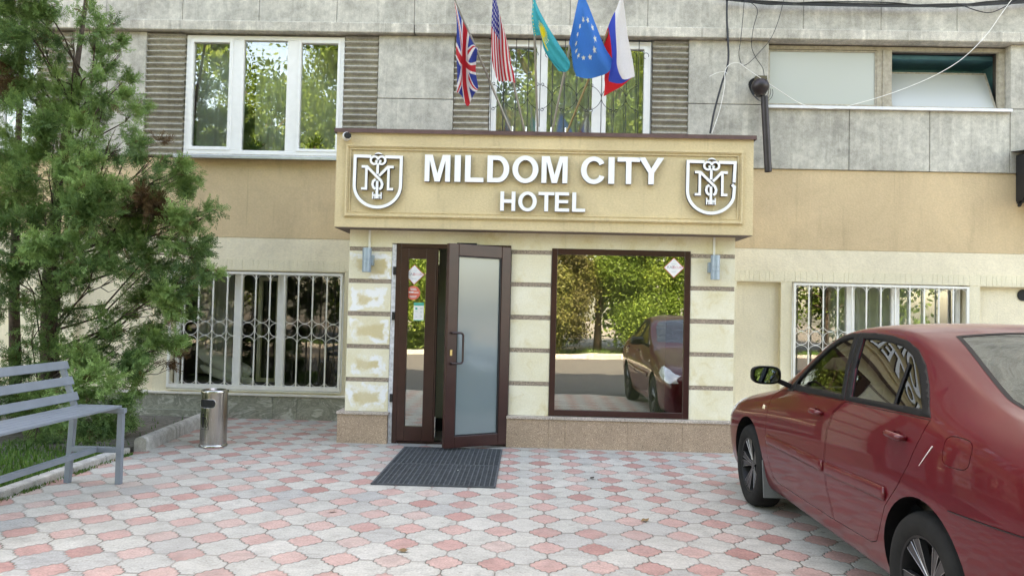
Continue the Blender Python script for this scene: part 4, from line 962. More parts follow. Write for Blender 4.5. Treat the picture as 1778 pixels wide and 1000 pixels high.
def uk(u, v):
    x = u * 2 - 1; y = (1 - v) - .5; X = u * 60 - 30; Yy = (.5 - v) * 30
    if abs(X) < 3 or abs(Yy) < 3: return Rd
    if abs(X) < 5 or abs(Yy) < 5: return Wt
    L = math.hypot(60, 30); d1 = (X * 30 - Yy * 60) / L; d2 = (X * 30 + Yy * 60) / L
    for d, sg in ((d1, 1), (d2, -1)):
        q = d * (1 if X > 0 else -1)
        if (0 < q < 2 if sg == 1 else -2 < q < 0): return Rd
        if abs(d) < 3: return Wt
    return Bl
def star(dx, dy, r, pts=5, rot=0.0):
    d = math.hypot(dx, dy)
    if d > r: return False
    a = (math.atan2(dx, dy) + rot) % (2 * PI / pts); a = abs(a - PI / pts) ; a = PI / pts - a
    ri = r * .42; x1, y1 = r, 0.0; x2, y2 = ri * math.cos(PI / pts), ri * math.sin(PI / pts); px_, py_ = d * math.cos(a), d * math.sin(a)
    return (x2 - x1) * (py_ - y1) - (y2 - y1) * (px_ - x1) > 0
def us(u, v):
    if u < .4 and v < 7 / 13:
        cu, cv = u / .4 * 6, v / (7 / 13) * 5; fu, fv = cu - math.floor(cu) - .5, cv - math.floor(cv) - .5
        return Wt if star(fu * .9, -fv, .36) else (.03, .035, .25)
    return Rd if int(v * 13) % 2 == 0 else Wt
Te, Ye = (.0, .42, .50), (.85, .72, .05)
def kz(u, v):
    x = (u - .5) * 2; y = (.5 - v); d = math.hypot(x, y - .06); a = math.atan2(y - .06, x)
    if u < .06 and 0.04 < u: return Ye if int(v * 24) % 2 else Te
    if d < .15: return Ye
    if d < .235 and (a * 32 / 2 / PI) % 1 < .55: return Ye
    if -.34 < y < -.08 and abs(x) < .42 and abs(y + .16 - .55 * x * x) < .05: return Ye
    if .24 < d < .30 and (a * 20 / 2 / PI) % 1 < .4 and y < .2: return (.75, .85, .6)
    return Te
def eu(u, v):
    x = (u - .5) * 1.5; y = .5 - v
    for k in range(12):
        a = k * PI / 6
        if star(x - .33 * math.sin(a), y - .33 * math.cos(a), .062): return (.78, .83, .70)
    return (.02, .21, .66)
def ru(u, v): return (.82, .82, .84) if v < 1 / 3 else ((.03, .08, .50) if v < 2 / 3 else (.70, .02, .03))
flag('British flag hanging leftmost over the canopy, red white and blue crosses', (888.6, 228), (791, 2),
     [[(789, 1), (798, 25), (808, 46), (818, 68), (829, 88, .02)], [(793, 42), (800, 60, -.06), (806, 74, .05), (815, 92, -.05), (830, 84, .05)], [(792, 88), (799, 102, -.06), (805, 108, .06), (816, 118, -.06), (826, 120, .05)],
      [(794, 128), (800, 140, -.05), (806, 146, .05), (818, 148, -.05), (830, 150, .03)], [(793, 160), (801, 166, -.03), (812, 185, .03), (822, 166, -.03), (830, 156, .03)]], uk)
flag('American flag of red and white stripes, second from the left', (912, 228), (857, 0),
     [[(856, -14), (861, -2), (865, 14), (871, 38), (880, 69)], [(854, 24), (860, 36, -.05), (866, 44, .03), (875, 60, -.04), (885, 92, .02)], [(853, 62), (860, 74, -.05), (867, 86, .04), (877, 94, -.04), (888, 112, .02)],
      [(854, 100), (862, 112, -.04), (870, 120, .04), (880, 124, -.04), (893, 130, .02)], [(857, 120), (864, 140, -.03), (873, 142, .03), (883, 141, -.03), (895, 145, .0)]], us, nf=2.5)
flag('turquoise flag with yellow sun, middle one of the five', (934, 228), (926, 0),
     [[(927, -16), (925, 5), (923, 30), (925, 50), (927, 63)], [(932, 8, -.02), (931, 20, -.05), (932, 36, -.04), (936, 52), (941, 62, .03)], [(950, 44, -.02), (945, 50, -.05), (941, 57, -.04), (940, 64, .0), (941, 70, .03)],
      [(971, 78), (964, 85, -.04), (957, 92, -.03), (951, 96, .0), (947, 92, .03)], [(990, 108), (989, 118, -.02), (983, 125, -.02), (976, 125), (970, 124, .02)]], kz, ruff=.012)
flag('blue flag with ring of pale stars, fourth from the left', (958, 228), (1006, 0),
     [[(1008, -14), (1003, 6), (998, 28), (993, 52), (988, 76)], [(1019, 4, -.02), (1012, 22, -.06), (1006, 44, -.02), (999, 62, .02), (991, 84, .05)], [(1034, 42, -.02), (1026, 52, -.07), (1015, 68, -.03), (1004, 84, .03), (993, 100, .05)],
      [(1049, 80), (1040, 92, -.06), (1026, 104, -.04), (1010, 110, .02), (996, 120, .05)], [(1063, 103), (1058, 124, -.03), (1040, 133, -.03), (1020, 137), (1001, 133, .03)]], eu, ruff=.018, nf=1.6)
flag('white blue and red striped flag, rightmost of the five', (983, 228), (1079, 0),
     [[(1080, -14), (1071, 14, .03), (1062, 32, .05), (1053, 55, .07), (1046, 78, .08)], [(1085, 20), (1072, 44, -.02), (1063, 62, .02), (1059, 78, .05), (1053, 92, .08)], [(1090, 62), (1074, 82, -.05), (1066, 100, .03), (1061, 104, .07), (1059, 100, .1)],
      [(1097, 98), (1076, 112, -.06), (1064, 122, -.02), (1055, 132, .04), (1050, 130, .09)], [(1102, 130), (1085, 136, -.05), (1070, 139, -.03), (1052, 143, .02), (1050, 150, .05)], [(1100, 134), (1095, 137, -.03), (1080, 150, -.03), (1062, 160, .0), (1048, 168, .02)]], 
     lambda u, v: ru(u, v) if u < .8 else ((.82, .82, .84) if v < 1 / 3 * (1 - (u - .8) / .2) ** .6 else ((.03, .08, .50) if v < 2 / 3 * (1 - (u - .8) / .2) ** .35 * (1 if u < .97 else .3) else (.70, .02, .03))), ruff=.015, nf=1.5)

# ================================================================== PIPES AND CABLES
Yv = YC - .12; x, z = W(1320, 151, Yv); t = thing('vent_pipe', 'dark brown vent pipe hanging from a round elbow right of the canopy', 'vent pipe', (x, YC, z))
mb = MB(); mb.lathe([(0, .1), (.05, .095), (.09, .07), (.112, .025), (.115, 0), (.11, -.03), (.085, -.07), (.055, -.095), (.05, -.12)], 24, (x, Yv, z)); mb.build('elbow', M['pipe'], t)
xa, za = W(1327, 168, Yv); xb, zb = W(1333, 299, Yv); MB().tube([(xa, Yv, za), (xb, Yv - .02, zb)], .046, 16, caps=False).tube([(xb, Yv - .02, zb + .001), (xa, Yv, za)], .041, 16, caps=False).build('drop_pipe', M['pipe'], t)
xh, zh = W(1311, 150, YC); MB().prism([(xh + .085 * math.cos(a) * (1 + .1 * math.sin(3 * a)), zh + .11 * math.sin(a)) for a in np.linspace(0, 2 * PI, 20)[:-1]], YC - .004, YC - .001).build('wall_hole', M['dark'], t, fixn=True)
MB().tube([(x, Yv, z), (x, YC - .001, z)], .05, 12).build('stub', M['pipe'], t)
xk, zk = W(1321, 136, YC - .06); MB().box(xk - .07, xk + .07, YC - .10, YC - .002, zk - .025, zk + .02).build('bracket', plain('rusty_bracket', (.12, .10, .06), .7, .3), t)
def cable(name, label, pts, r, mat, Y=YC - .1, group=None, sag=None):
    P_ = []
    cp = [np.array((p[0], p[1], p[2] if len(p) > 2 else Y), float) for p in pts]; n = max(2, (len(cp) - 1) * 8)
    for i in range(n + 1):
        q = catmull(cp, i / n); xx, zz = W(q[0], q[1], q[2]); P_.append((xx, q[2], zz))
    o = MB().tube(P_, r, 6).build(name, mat); tag(o, label, 'cable', group); return o
Yl = YC - .098
bd = thing('cable_bundle', 'thick bundle of black cables running along the parapet at top right', 'cable', (W(1500, 10, Yl)[0], Yl, W(1500, 10, Yl)[1]))
for i, (o1, o2, o3) in enumerate(((0, 0, 0), (3, -2, 2), (-3, 3, -2), (4, 2, 4))):
    P_ = []; cp = [np.array((a, b, Yl - .006 * i)) for a, b in ((1255, -4 + o1), (1330, 5 + o2), (1420, 6 + o3), (1540, 8 + o1), (1640, 10 + o2), (1720, 5 + o3), (1900, -6 + o1))]
    for k in range(49): q = catmull(cp, k / 48); xx, zz = W(q[0], q[1], q[2]); P_.append((xx, q[2], zz))
    MB().tube(P_, .011 if i < 2 else .008, 6).build('strand', M['blackrub'], bd)
P_ = []; cp = [np.array((a, b, Yl - .03)) for a, b in ((1665, 8), (1700, 20), (1722, 22), (1750, 10), (1772, 0))]
for k in range(33): q = catmull(cp, k / 32); xx, zz = W(q[0], q[1], q[2]); P_.append((xx, q[2], zz))
MB().tube(P_, .006, 6).build('strand', M['blackrub'], bd)
cable('cable', 'thick black cable dropping down the wall behind the canopy right end', [(1263, -30), (1262, 30), (1264, 72), (1264, 110), (1252, 150), (1240, 195), (1233, 232)], .013, M['blackrub'], YC - .1)
cable('cable', 'white cable sagging across the frosted window up to the parapet', [(1775, -25, YC - .2), (1742, 20), (1712, 62), (1670, 103), (1620, 133), (1560, 158), (1500, 177), (1445, 189), (1395, 182), (1345, 152), (1300, 122), (1283, 110), (1268, 112), (1259, 124), (1258, 150), (1250, 190), (1236, 232)], .0045, M['whitecab'], YC - .17)
cable('cable', 'short white cable stub tied to the black cable left of vent pipe', [(1232, 133), (1245, 127), (1258, 125), (1263, 129)], .004, M['whitecab'], YC - .13)
for lb, pts in (('thin dark wire hanging nearest the black cable', [(1293, -10), (1290, 30), (1286, 70), (1283, 95), (1287, 112)]), ('thin dark wire bending in to the vent pipe bracket', [(1300, 2), (1315, 18), (1308, 50), (1305, 80), (1312, 100), (1324, 118), (1327, 132)]), ('thin slanting dark wire crossing the corner of frosted window', [(1362, -5), (1352, 35), (1338, 68), (1318, 92), (1300, 110), (1290, 115)])):
    cable('wire', lb, pts, .0042, M['blackrub'], YC - .12)
cl_ = thing('cable_coil', 'coil of thin black cable looped under the vent pipe elbow', 'cable', (x, Yv, z - .1))
for k in range(4):
    MB().tube([(x + .02 * k - .03 + (.1 + .008 * k) * math.cos(a), Yv - .03 - .01 * math.sin(2 * a), z - .06 + (.09 + .008 * k) * math.sin(a) - .01 * k) for a in np.linspace(PI * .9, 2.15 * PI, 16)], .0035, 5).build('loop', M['blackrub'], cl_)
# wall bracket box (covered air conditioner) at right edge
x = WX(1757, 300, YW); t = thing('air_conditioner', 'dark boxed air conditioner cut off by the right picture edge', 'air conditioner', (x, YW, 3.2))
zt_ = WZ(1760, 262, YW - .3); zb_ = WZ(1765, 345, YW - .3)
MB().box(x + .03, x + .95, YW - .38, YC - .001, zb_, zt_).build('casing', plain('black_casing', (.012, .012, .013), .6), t, bevel=.01)
MB().hexa([(x - .03, YW - .45, zt_ - .01), (x + 1, YW - .45, zt_ - .01), (x + 1, YC - .002, zt_ + .045), (x - .03, YC - .002, zt_ + .045), (x - .03, YW - .45, zt_ - .004), (x + 1, YW - .45, zt_ - .004), (x + 1, YC - .002, zt_ + .051), (x - .03, YC - .002, zt_ + .051)]).build('lid', M['black_iron'], t)
MB().beam((x + .04, YC - .05, zb_ - .06), (x + .04, YW - .37, zb_ + .2), .03, .03).box(x + .025, x + .055, YW - .4, YC - .03, zb_ - .03, zb_ - .001).build('bracket', M['black_iron'], t)
MB().tube([(x + .10, YW - .40, zb_ + .15), (x + .10, YW - .42, zb_ - .1), (x + .10, YW - .3, zb_ - .18), (x + .6, YW - .3, zb_ - .18)], .012, 8).build('hose', M['whitecab'], t)

# ================================================================== BENCH
bF = Vector(G(203, 841)); bB = Vector(G(115, 838)); xF, xB, yB = bF.x, bB.x, (bF.y + bB.y) / 2 + .02
t = thing('bench', 'blue grey painted metal slatted bench standing at the left picture edge', 'bench', ((xF + xB) / 2, yB - .9, 0))
zs_ = WZ(206, 708, yB - .02); s = .044
def leg2(y, nm='leg'):
    MB().box(xF - s / 2, xF + s / 2, y - s / 2, y + s / 2, 0, zs_ - .045).build(nm, M['benchp'], t, bevel=.003)
    MB().beam((xB, y, 0), (xB + .03, y, zs_ - .045), s, s, up=(0, 1, 0)).build(nm, M['benchp'], t, bevel=.003)
    xk = WX(106, 634, yB); zk = WZ(100, 630, yB)
    MB().beam((xB + .045, y, zs_ - .03), (xk, y, zk), s, .03, up=(0, 1, 0)).build('back_post', M['benchp'], t, bevel=.003)
    MB().box(xB + .03, xF - s / 2, y - s / 2, y + s / 2, .255, .298).build('crossbar', M['benchp'], t, bevel=.003)
    MB().box(xB + .0, xF + .035, y - s / 2, y + s / 2, zs_ - .044, zs_ - .004).build('seat_bearer', M['benchp'], t, bevel=.003)
leg2(yB); leg2(yB - 1.75)
for i in range(5):
    xx = xB + .06 + (xF - xB - .065) * (i + .5) / 5; MB().box(xx - .034, xx + .034, yB - 1.78, yB + (.03 if i < 4 else .02), zs_ - .003, zs_ + .016).build('seat_slat', M['benchp'], t, bevel=.003)
MB().box((xF + xB) / 2 - .005, (xF + xB) / 2 + .035, yB - 1.72, yB - .024, .256, .297).build('stretcher', M['benchp'], t, bevel=.003)
xk = WX(106, 634, yB); zk = WZ(100, 630, yB); b0 = Vector((xB + .045, 0, zs_ - .03)); b1 = Vector((xk, 0, zk)); dd = (b1 - b0).normalized()
for q in (.93, .60, .27):
    c = b0.lerp(b1, q); n_ = Vector((dd.z, 0, -dd.x)); mb = MB(); a = .034; th = .022
    c = c + n_ * .022
    v = []
    for zz in (-a, a):
        for (yy, nn) in ((yB - 1.78, 0), (yB + .02, 0), (yB + .02, th), (yB - 1.78, th)):
            pt = c + dd * zz + n_ * nn; v.append((pt.x, yy, pt.z))
    mb.hexa(v); mb.build('back_slat', M['benchp'], t, bevel=.003, fixn=True)

r_ = np.random.default_rng(21)
for i_, (px, py, lb_) in enumerate(((1028, 831, 'dark dry leaf scrap lying on the pavers below the display window'), (577, 889, 'curled dry leaf lying on the pavers left of the mats'), (795, 821, 'pale scrap lying on the rubber mat'), (1120, 905, 'small dry leaf on the pavers nearer the car'), (430, 812, 'brown dry leaf on the pavers near the litter bin'), (700, 958, 'dry leaf on the pavers at the bottom of the view'))):
    gx, gy = G(px, py); q_ = thing('dry_leaf' if i_ != 2 else 'paper_scrap', lb_, 'litter', (gx, gy, .003)); a_ = r_.uniform(0, 6.28); L_ = .038 if i_ != 2 else .016; mb = MB(); vs = []
    for u_, w_, h_ in ((-1, 0, .002), (-.5, .38, .012), (0, .5, .016), (.5, .36, .010), (1, 0, .018), (.5, -.34, .006), (0, -.48, .004), (-.5, -.36, .008)):
        vs.append((gx + L_ * (u_ * math.cos(a_) - w_ * math.sin(a_)), gy + L_ * (u_ * math.sin(a_) + w_ * math.cos(a_)), (.004 if i_ != 2 else .017) + h_))
    mb.add(vs, [(0, 1, 7), (1, 2, 6, 7), (2, 3, 5, 6), (3, 4, 5)]); mb.build('blade', M['pvc'] if i_ == 2 else plain('dry_leaf_%d' % i_, ((.05, .04, .03) if i_ == 0 else (.20, .12, .05)), .8), q_)

# ================================================================== LITTER BIN
bx_, by_ = G(360, 778.5); by_ += .14; H_ = WZ(362, 675.5, by_); r_ = .137
t = thing('litter_bin', 'round polished steel litter bin with black slot beside the thick kerb', 'litter bin', (bx_, by_, 0))
def steel():
    q = NT('brushed_steel'); v = q.pos((30, 30, 1), True); n = q.noise(v, 6, 4, .6); q.col(q.ramp(n, [(.3, (.36, .35, .33)), (.7, (.50, .49, .47))])); q.p(Metallic=1.0, Roughness=q.ramp(n, [(.3, .16), (.7, .28)])); return q.m
M['steel'] = steel()
MB().lathe([(r_ - .006, .03), (r_ - .004, .028), (r_ - .004, H_ - .03), (r_, H_ - .028), (r_ + .001, H_ - .012), (r_ - .006, H_ - .002), (r_ - .02, H_), (r_ - .03, H_ - .012), (0, H_ - .014)], 64, (bx_, by_, 0)).build('bin_body', M['steel'], t)
MB().lathe([(r_ + .003, .0), (r_ + .006, .006), (r_ + .004, .02), (r_ - .003, .03), (r_ - .006, .03)], 64, (bx_, by_, 0)).build('foot_ring', M['steel'], t)
def onbin(a, z, off): a = math.radians(a); return (bx_ + (r_ - .004 + off) * math.sin(a), by_ - (r_ - .004 + off) * math.cos(a), z)
def curved(poly, off, mat, name, parent):
    """poly in (angle deg, z)"""
    mb = MB(); bm_ = MB().prism([(p[0] / 100, p[1]) for p in poly], 0, .01); vs = [onbin(p[0] * 100, p[2], off) for p in bm_.v]; n = len(vs) // 2
    mb.add(vs[:n], [f for f in bm_.f if all(i < n for i in f)]); return mb.build(name, mat, parent, fixn=False)
zc_ = H_ - .135; a0 = -16
sl = [(a0 - 28 + 16 * math.cos(t_), zc_ + .043 * math.sin(t_)) for t_ in np.linspace(PI / 2, 1.5 * PI, 9)] + [(a, zc_ - .043) for a in np.linspace(a0 - 22, a0 + 22, 9)] + [(a0 + 28 + 16 * math.cos(t_), zc_ + .043 * math.sin(t_)) for t_ in np.linspace(-PI / 2, PI / 2, 9)] + [(a, zc_ + .043) for a in np.linspace(a0 + 22, a0 - 22, 9)]
curved(sl, .0012, M['dark'], 'slot', t)  # darkness of the opening painted as a curved black patch on the shell
MB().tube([onbin(a, z, .001) for a, z in sl], .0028, 6, closed=True).build('slot_rim', M['steel'], t)
pz = WZ(352, 731, by_ - .13)
def bar(p, q, w, n=4):
    mb = MB(); 
    for i in range(n):
        a = (p[0] + (q[0] - p[0]) * i / n, p[1] + (q[1] - p[1]) * i / n); b = (p[0] + (q[0] - p[0]) * (i + 1) / n, p[1] + (q[1] - p[1]) * (i + 1) / n)
        dx, dz = (b[0] - a[0]) * r_ * PI / 180, b[1] - a[1]; L = math.hypot(dx, dz) or 1; nx, nz = -dz / L * w / 2 / r_ * 180 / PI, dx / L * w / 2
        mb.add([onbin(a[0] + nx, a[1] + nz, .0016), onbin(b[0] + nx, b[1] + nz, .0016), onbin(b[0] - nx, b[1] - nz, .0016), onbin(a[0] - nx, a[1] - nz, .0016)], [(0, 1, 2, 3)])
    return mb
lab = MB(); A0 = -22
for p, q, w in (((A0 - 7, pz + .045), (A0 - 7, pz - .005), .020), ((A0 - 10, pz), (A0 - 10, pz - .066), .008), ((A0 - 4, pz), (A0 - 4, pz - .066), .008), ((A0 - 6, pz + .038), (A0 + 10, pz + .026), .009), ((A0 - 13, pz + .04), (A0 - 13, pz - .0), .006), ((A0 + 5, pz - .01), (A0 + 8, pz - .06), .005), ((A0 + 8, pz - .06), (A0 + 15, pz - .06), .005), ((A0 + 15, pz - .06), (A0 + 19, pz - .01), .005), ((A0 + 11, pz + .012), (A0 + 12, pz - .035), .005)):
    m_ = bar(p, q, w); lab.add(m_.v, m_.f)
lab.add([onbin(A0 - 7 + 5 * math.cos(a), pz + .064 + .012 * math.sin(a), .0016) for a in np.linspace(0, 2 * PI, 13)[:-1]], [tuple(range(12))])
for p, q in (((A0 - 20, pz + .09), (A0 + 23, pz + .09)), ((A0 + 23, pz + .09), (A0 + 23, pz - .085)), ((A0 + 23, pz - .085), (A0 - 20, pz - .085)), ((A0 - 20, pz - .085), (A0 - 20, pz + .09))):
    m_ = bar(p, q, .0025, 6); lab.add(m_.v, m_.f)
lab.build('litter_symbol', M['dark'], t)

# ================================================================== RUBBER MATS
def mat_(y0, y1, x0, x1, label, sx, sy):
    t = thing('rubber_mat', label, 'door mat', ((x0 + x1) / 2, (y0 + y1) / 2, 0), 'black rubber ring mats in front of the door')
    mb = MB(); n = int(round((x1 - x0) / sx)); m = int(round((y1 - y0) / sy))
    for i in range(n + 1): x = x0 + (x1 - x0) * i / n; mb.box(x - .0045, x + .0045, y0, y1, .002, .016)
    for i in range(n):
        xa_ = x0 + (x1 - x0) * i / n + .0046; xb_ = x0 + (x1 - x0) * (i + 1) / n - .0046
        for j in range(m + 1):
            y = y0 + (y1 - y0) * (j + (.5 if i % 2 else 0)) / m
            if y > y1: continue
            mb.box(xa_, xb_, max(y - .004, y0), min(y + .004, y1), .002, .0145)
    mb.build('ring_lattice', M['rubber'], t)
    mb = MB(); frame_ = ((x0 - .012, x1 + .012, y0 - .01, y0 - .0005), (x0 - .012, x1 + .012, y1 + .0005, y1 + .01), (x0 - .012, x0 - .005, y0, y1), (x1 + .005, x1 + .012, y0, y1))
    for q in frame_: mb.box(q[0], q[1], q[2], q[3], .001, .015)
    mb.build('edge', M['rubber'], t)
    MB().box(x0, x1, y0, y1, .0008, .0018).build('hole_shadow_sheet', plain('mat_hole_shadow', (.02, .02, .02), .9), t)  # dark sheet under the lattice paints the shade in its holes
mA, mBb, mC, mD = [Vector(G(*q)) for q in ((700, 777), (868, 778.5), (862, 847), (651, 841.5))]
x0_, x1_ = (mA.x + mD.x) / 2, (mBb.x + mC.x) / 2; ya, yb_ = (mC.y + mD.y) / 2, (mA.y + mBb.y) / 2 - .06; ym = G(760, 808)[1]
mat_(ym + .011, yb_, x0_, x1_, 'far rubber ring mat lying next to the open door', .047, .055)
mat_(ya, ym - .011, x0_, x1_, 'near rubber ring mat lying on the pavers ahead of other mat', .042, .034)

# ================================================================== CAR
CARX, CARY = 2.60, 6.85          # centre line x and front bumper y; s runs to the rear (-y), t outwards to the left (-x)
CR = thing('parked_car', 'dark red four door saloon parked nose in beside the porch', 'car', (CARX, CARY - 2.25, 0))
def cw(s, t, z): return (CARX - t, CARY - s, z)
def carpaint():
    q = NT('car_paint'); v = q.pos(); n = q.noise(v, 2.2, 5, .6); d = q.noise(v, 900, 2, .6)
    c = q.ramp(n, [(.3, (.082, .0016, .005)), (.7, (.098, .0024, .007))]); q.col(c); q.p(Metallic=.0, Roughness=.42, Specular_IOR_Level=.2, Coat_Weight=.62, Coat_IOR=1.5, Coat_Roughness=.03); 
    dust = q.new('ShaderNodeNewGeometry'); sx = q.new('ShaderNodeSeparateXYZ'); q.l.new(dust.outputs['Normal'], sx.inputs[0])
    up = q.math('MULTIPLY', q.sstep(sx.outputs[2], .90, 1.0), q.ramp(q.noise(v, 6, 5, .65), [(.3, .20), (.7, .42)]))
    df = q.new('ShaderNodeBsdfDiffuse'); df.inputs[0].default_value = (.42, .34, .30, 1); m = q.new('ShaderNodeMixShader'); q.l.new(up, m.inputs[0]); q.l.new(q.b.outputs[0], m.inputs[1]); q.l.new(df.outputs[0], m.inputs[2]); q.l.new(m.outputs[0], q.out.inputs['Surface'])
    return q.m
M['paint'] = carpaint()
M['carblack'] = plain('black_trim', (.009, .009, .01), .35, var=.1)
M['carrub'] = plain('window_rubber', (.009, .009, .0095), .55, var=.1)
M['tyre'] = plain('tyre_rubber', (.013, .013, .0125), .8, var=.25, scale=14, bump=.2, bscale=60)
M['rimblk'] = plain('black_alloy', (.02, .02, .021), .35, .3)
M['spoke'] = plain('dark_spoke', (.045, .045, .047), .28, .5)
M['spokeedge'] = plain('spoke_edge', (.38, .38, .39), .3, .8)
M['cglass'] = glass('car_glass', (.62, .70, .64), .07)
M['cglassr'] = glass('car_glass_tinted', (.16, .17, .17), .10)
M['cshield'] = glass('car_glass_rear', (.30, .33, .34), .26)
for k_ in ('tyre', 'carrub', 'carblack', 'rimblk'):
    M[k_].node_tree.nodes['Principled BSDF'].inputs['Specular IOR Level'].default_value = .18
M['seat'] = plain('grey_seat_cloth', (.13, .125, .115), .9, var=.2)
M['inter'] = plain('car_interior', (.05, .048, .045), .8, var=.2)
M['mirrorg'] = plain('mirror_glass', (.42, .50, .68), .02, 1.0, var=.01)
ST = [ # s, (t,z) rows from sill to centre line: sill, low, wide, shoulder, belt, glass, rail, inner, centre
 (0.00, (.60, .26), (.66, .36), (.68, .47), (.66, .53), (.62, .565), (.54, .58), (.42, .59), (.22, .595), (0, .60)),
 (0.05, (.67, .22), (.725, .36), (.745, .50), (.73, .59), (.69, .635), (.60, .66), (.45, .68), (.24, .69), (0, .695)),
 (0.16, (.74, .20), (.785, .38), (.80, .53), (.785, .64), (.74, .69), (.65, .725), (.49, .745), (.25, .76), (0, .765)),
 (0.34, (.79, .20), (.828, .40), (.838, .57), (.822, .69), (.785, .745), (.69, .78), (.51, .80), (.26, .815), (0, .82)),
 (0.60, (.81, .20), (.845, .41), (.852, .60), (.838, .74), (.80, .81), (.71, .845), (.53, .865), (.27, .875), (0, .88)),
 (0.87, (.81, .20), (.848, .42), (.854, .61), (.84, .775), (.797, .855), (.715, .89), (.54, .91), (.28, .92), (0, .925)),
 (1.12, (.80, .20), (.842, .42), (.85, .61), (.838, .80), (.793, .895), (.72, .93), (.555, .95), (.29, .965), (0, .97)),
 (1.34, (.79, .20), (.838, .42), (.848, .61), (.836, .82), (.790, .925), (.762, .955), (.725, .985), (.36, 1.015), (0, 1.025)),
 (1.56, (.79, .20), (.835, .42), (.848, .61), (.836, .835), (.788, .955), (.762, 1.015), (.722, 1.070), (.36, 1.125), (0, 1.140)),
 (1.80, (.79, .20), (.835, .42), (.848, .62), (.836, .85), (.788, .985), (.752, 1.095), (.700, 1.195), (.36, 1.262), (0, 1.277)),
 (2.02, (.79, .20), (.835, .42), (.848, .62), (.836, .86), (.788, 1.005), (.738, 1.160), (.668, 1.335), (.42, 1.380), (0, 1.395)),
 (2.22, (.79, .20), (.835, .42), (.848, .62), (.836, .865), (.788, 1.015), (.725, 1.205), (.636, 1.410), (.42, 1.440), (0, 1.452)),
 (2.50, (.79, .20), (.835, .42), (.848, .62), (.836, .875), (.788, 1.025), (.715, 1.222), (.618, 1.440), (.42, 1.466), (0, 1.478)),
 (2.80, (.79, .20), (.835, .42), (.848, .63), (.836, .885), (.788, 1.035), (.710, 1.228), (.612, 1.440), (.42, 1.464), (0, 1.474)),
 (3.05, (.79, .20), (.838, .42), (.85, .64), (.838, .89), (.788, 1.045), (.708, 1.225), (.610, 1.412), (.40, 1.432), (0, 1.442)),
 (3.28, (.795, .20), (.842, .42), (.853, .65), (.84, .895), (.79, 1.05), (.715, 1.19), (.622, 1.318), (.33, 1.350), (0, 1.358)),
 (3.55, (.80, .20), (.846, .42), (.855, .65), (.842, .90), (.79, 1.045), (.715, 1.125), (.628, 1.190), (.33, 1.222), (0, 1.230)),
 (3.80, (.80, .21), (.845, .42), (.853, .65), (.84, .90), (.788, 1.025), (.722, 1.070), (.635, 1.102), (.33, 1.127), (0, 1.132)),
 (4.02, (.79, .22), (.838, .42), (.845, .65), (.83, .89), (.78, 1.0), (.71, 1.045), (.60, 1.065), (.33, 1.08), (0, 1.085)),
 (4.25, (.765, .23), (.81, .42), (.82, .64), (.805, .87), (.755, .98), (.69, 1.03), (.58, 1.05), (.32, 1.065), (0, 1.07)),
 (4.42, (.72, .25), (.77, .42), (.78, .62), (.755, .84), (.71, .95), (.65, 1.0), (.55, 1.02), (.30, 1.035), (0, 1.04)),
 (4.50, (.68, .28), (.73, .42), (.735, .60), (.70, .80), (.66, .89), (.60, .93), (.50, .95), (.28, .96), (0, .965)),
 (4.54, (.60, .32), (.66, .42), (.66, .56), (.62, .70), (.56, .77), (.50, .80), (.42, .81), (.24, .82), (0, .82))]
def loft(st, inset=0.0, zb=.19, us=.70):
    bm = bmesh.new(); rings = []
    for row in st:
        s = row[0]; rw = [tuple(p) for p in row[1:]]; g_, r_ = rw[5], rw[6]; k_ = .007 if s > 1.4 else 0; rw.insert(6, (g_[0] + (r_[0] - g_[0]) * .82 + k_, g_[1] + (r_[1] - g_[1]) * .82 + k_ * .5)); half = [(0.0, zb), (min(us, rw[0][0] - .04) * .55, zb), (min(us, rw[0][0] - .05), zb)] + rw
        ring = [bm.verts.new(cw(s, t, z)) for t, z in half]
        ring += [bm.verts.new(cw(s, -t, z)) for t, z in half[-2:0:-1]]; rings.append(ring)
    n = len(rings[0])
    for a, b in zip(rings, rings[1:]):
        for i in range(n): bm.faces.new((a[i], a[(i + 1) % n], b[(i + 1) % n], b[i]))
    # end caps as quad strips between left and right halves
    for ring, flip in ((rings[0], False), (rings[-1], True)):
        h = n // 2
        for i in range(h):
            a, b = ring[i], ring[i + 1]; c, d = ring[(n - i - 1) % n], ring[(n - i) % n]
            vs = []
            for q in (a, b, c, d):
                if q not in vs: vs.append(q)
            if len(vs) > 2:
                try: bm.faces.new(vs)
                except ValueError: pass
    bmesh.ops.recalc_face_normals(bm, faces=bm.faces); me = bpy.data.meshes.new('loft'); bm.to_mesh(me); bm.free(); return me
def tmpobj(me, nm='tmp'):
    o = bpy.data.objects.new(nm, me); C.objects.link(o); return o
def evalmesh(o):
    dg = bpy.context.evaluated_depsgraph_get(); dg.update(); return bpy.data.meshes.new_from_object(o.evaluated_get(dg))
def boolean(me, cutters, op='DIFFERENCE'):
    o = tmpobj(me); cs = []
    for c in cutters:
        co = tmpobj(c, 'cut'); cs.append(co); m = o.modifiers.new('b', 'BOOLEAN'); m.operation = op; m.solver = 'EXACT'; m.object = co
    r = evalmesh(o); bpy.data.objects.remove(o)
    for c in cs: bpy.data.objects.remove(c)
    return r
body = loft(ST); o = tmpobj(body); m = o.modifiers.new('s', 'SUBSURF'); m.levels = m.render_levels = 3; body0 = evalmesh(o); bpy.data.objects.remove(o)
def pmesh(mb):
    me = bpy.data.meshes.new('p'); me.from_pydata(mb.v, [], mb.f); bm = bmesh.new(); bm.from_mesh(me); bmesh.ops.remove_doubles(bm, verts=bm.verts, dist=1e-6); bmesh.ops.recalc_face_normals(bm, faces=bm.faces); bm.to_mesh(me); bm.free(); return me
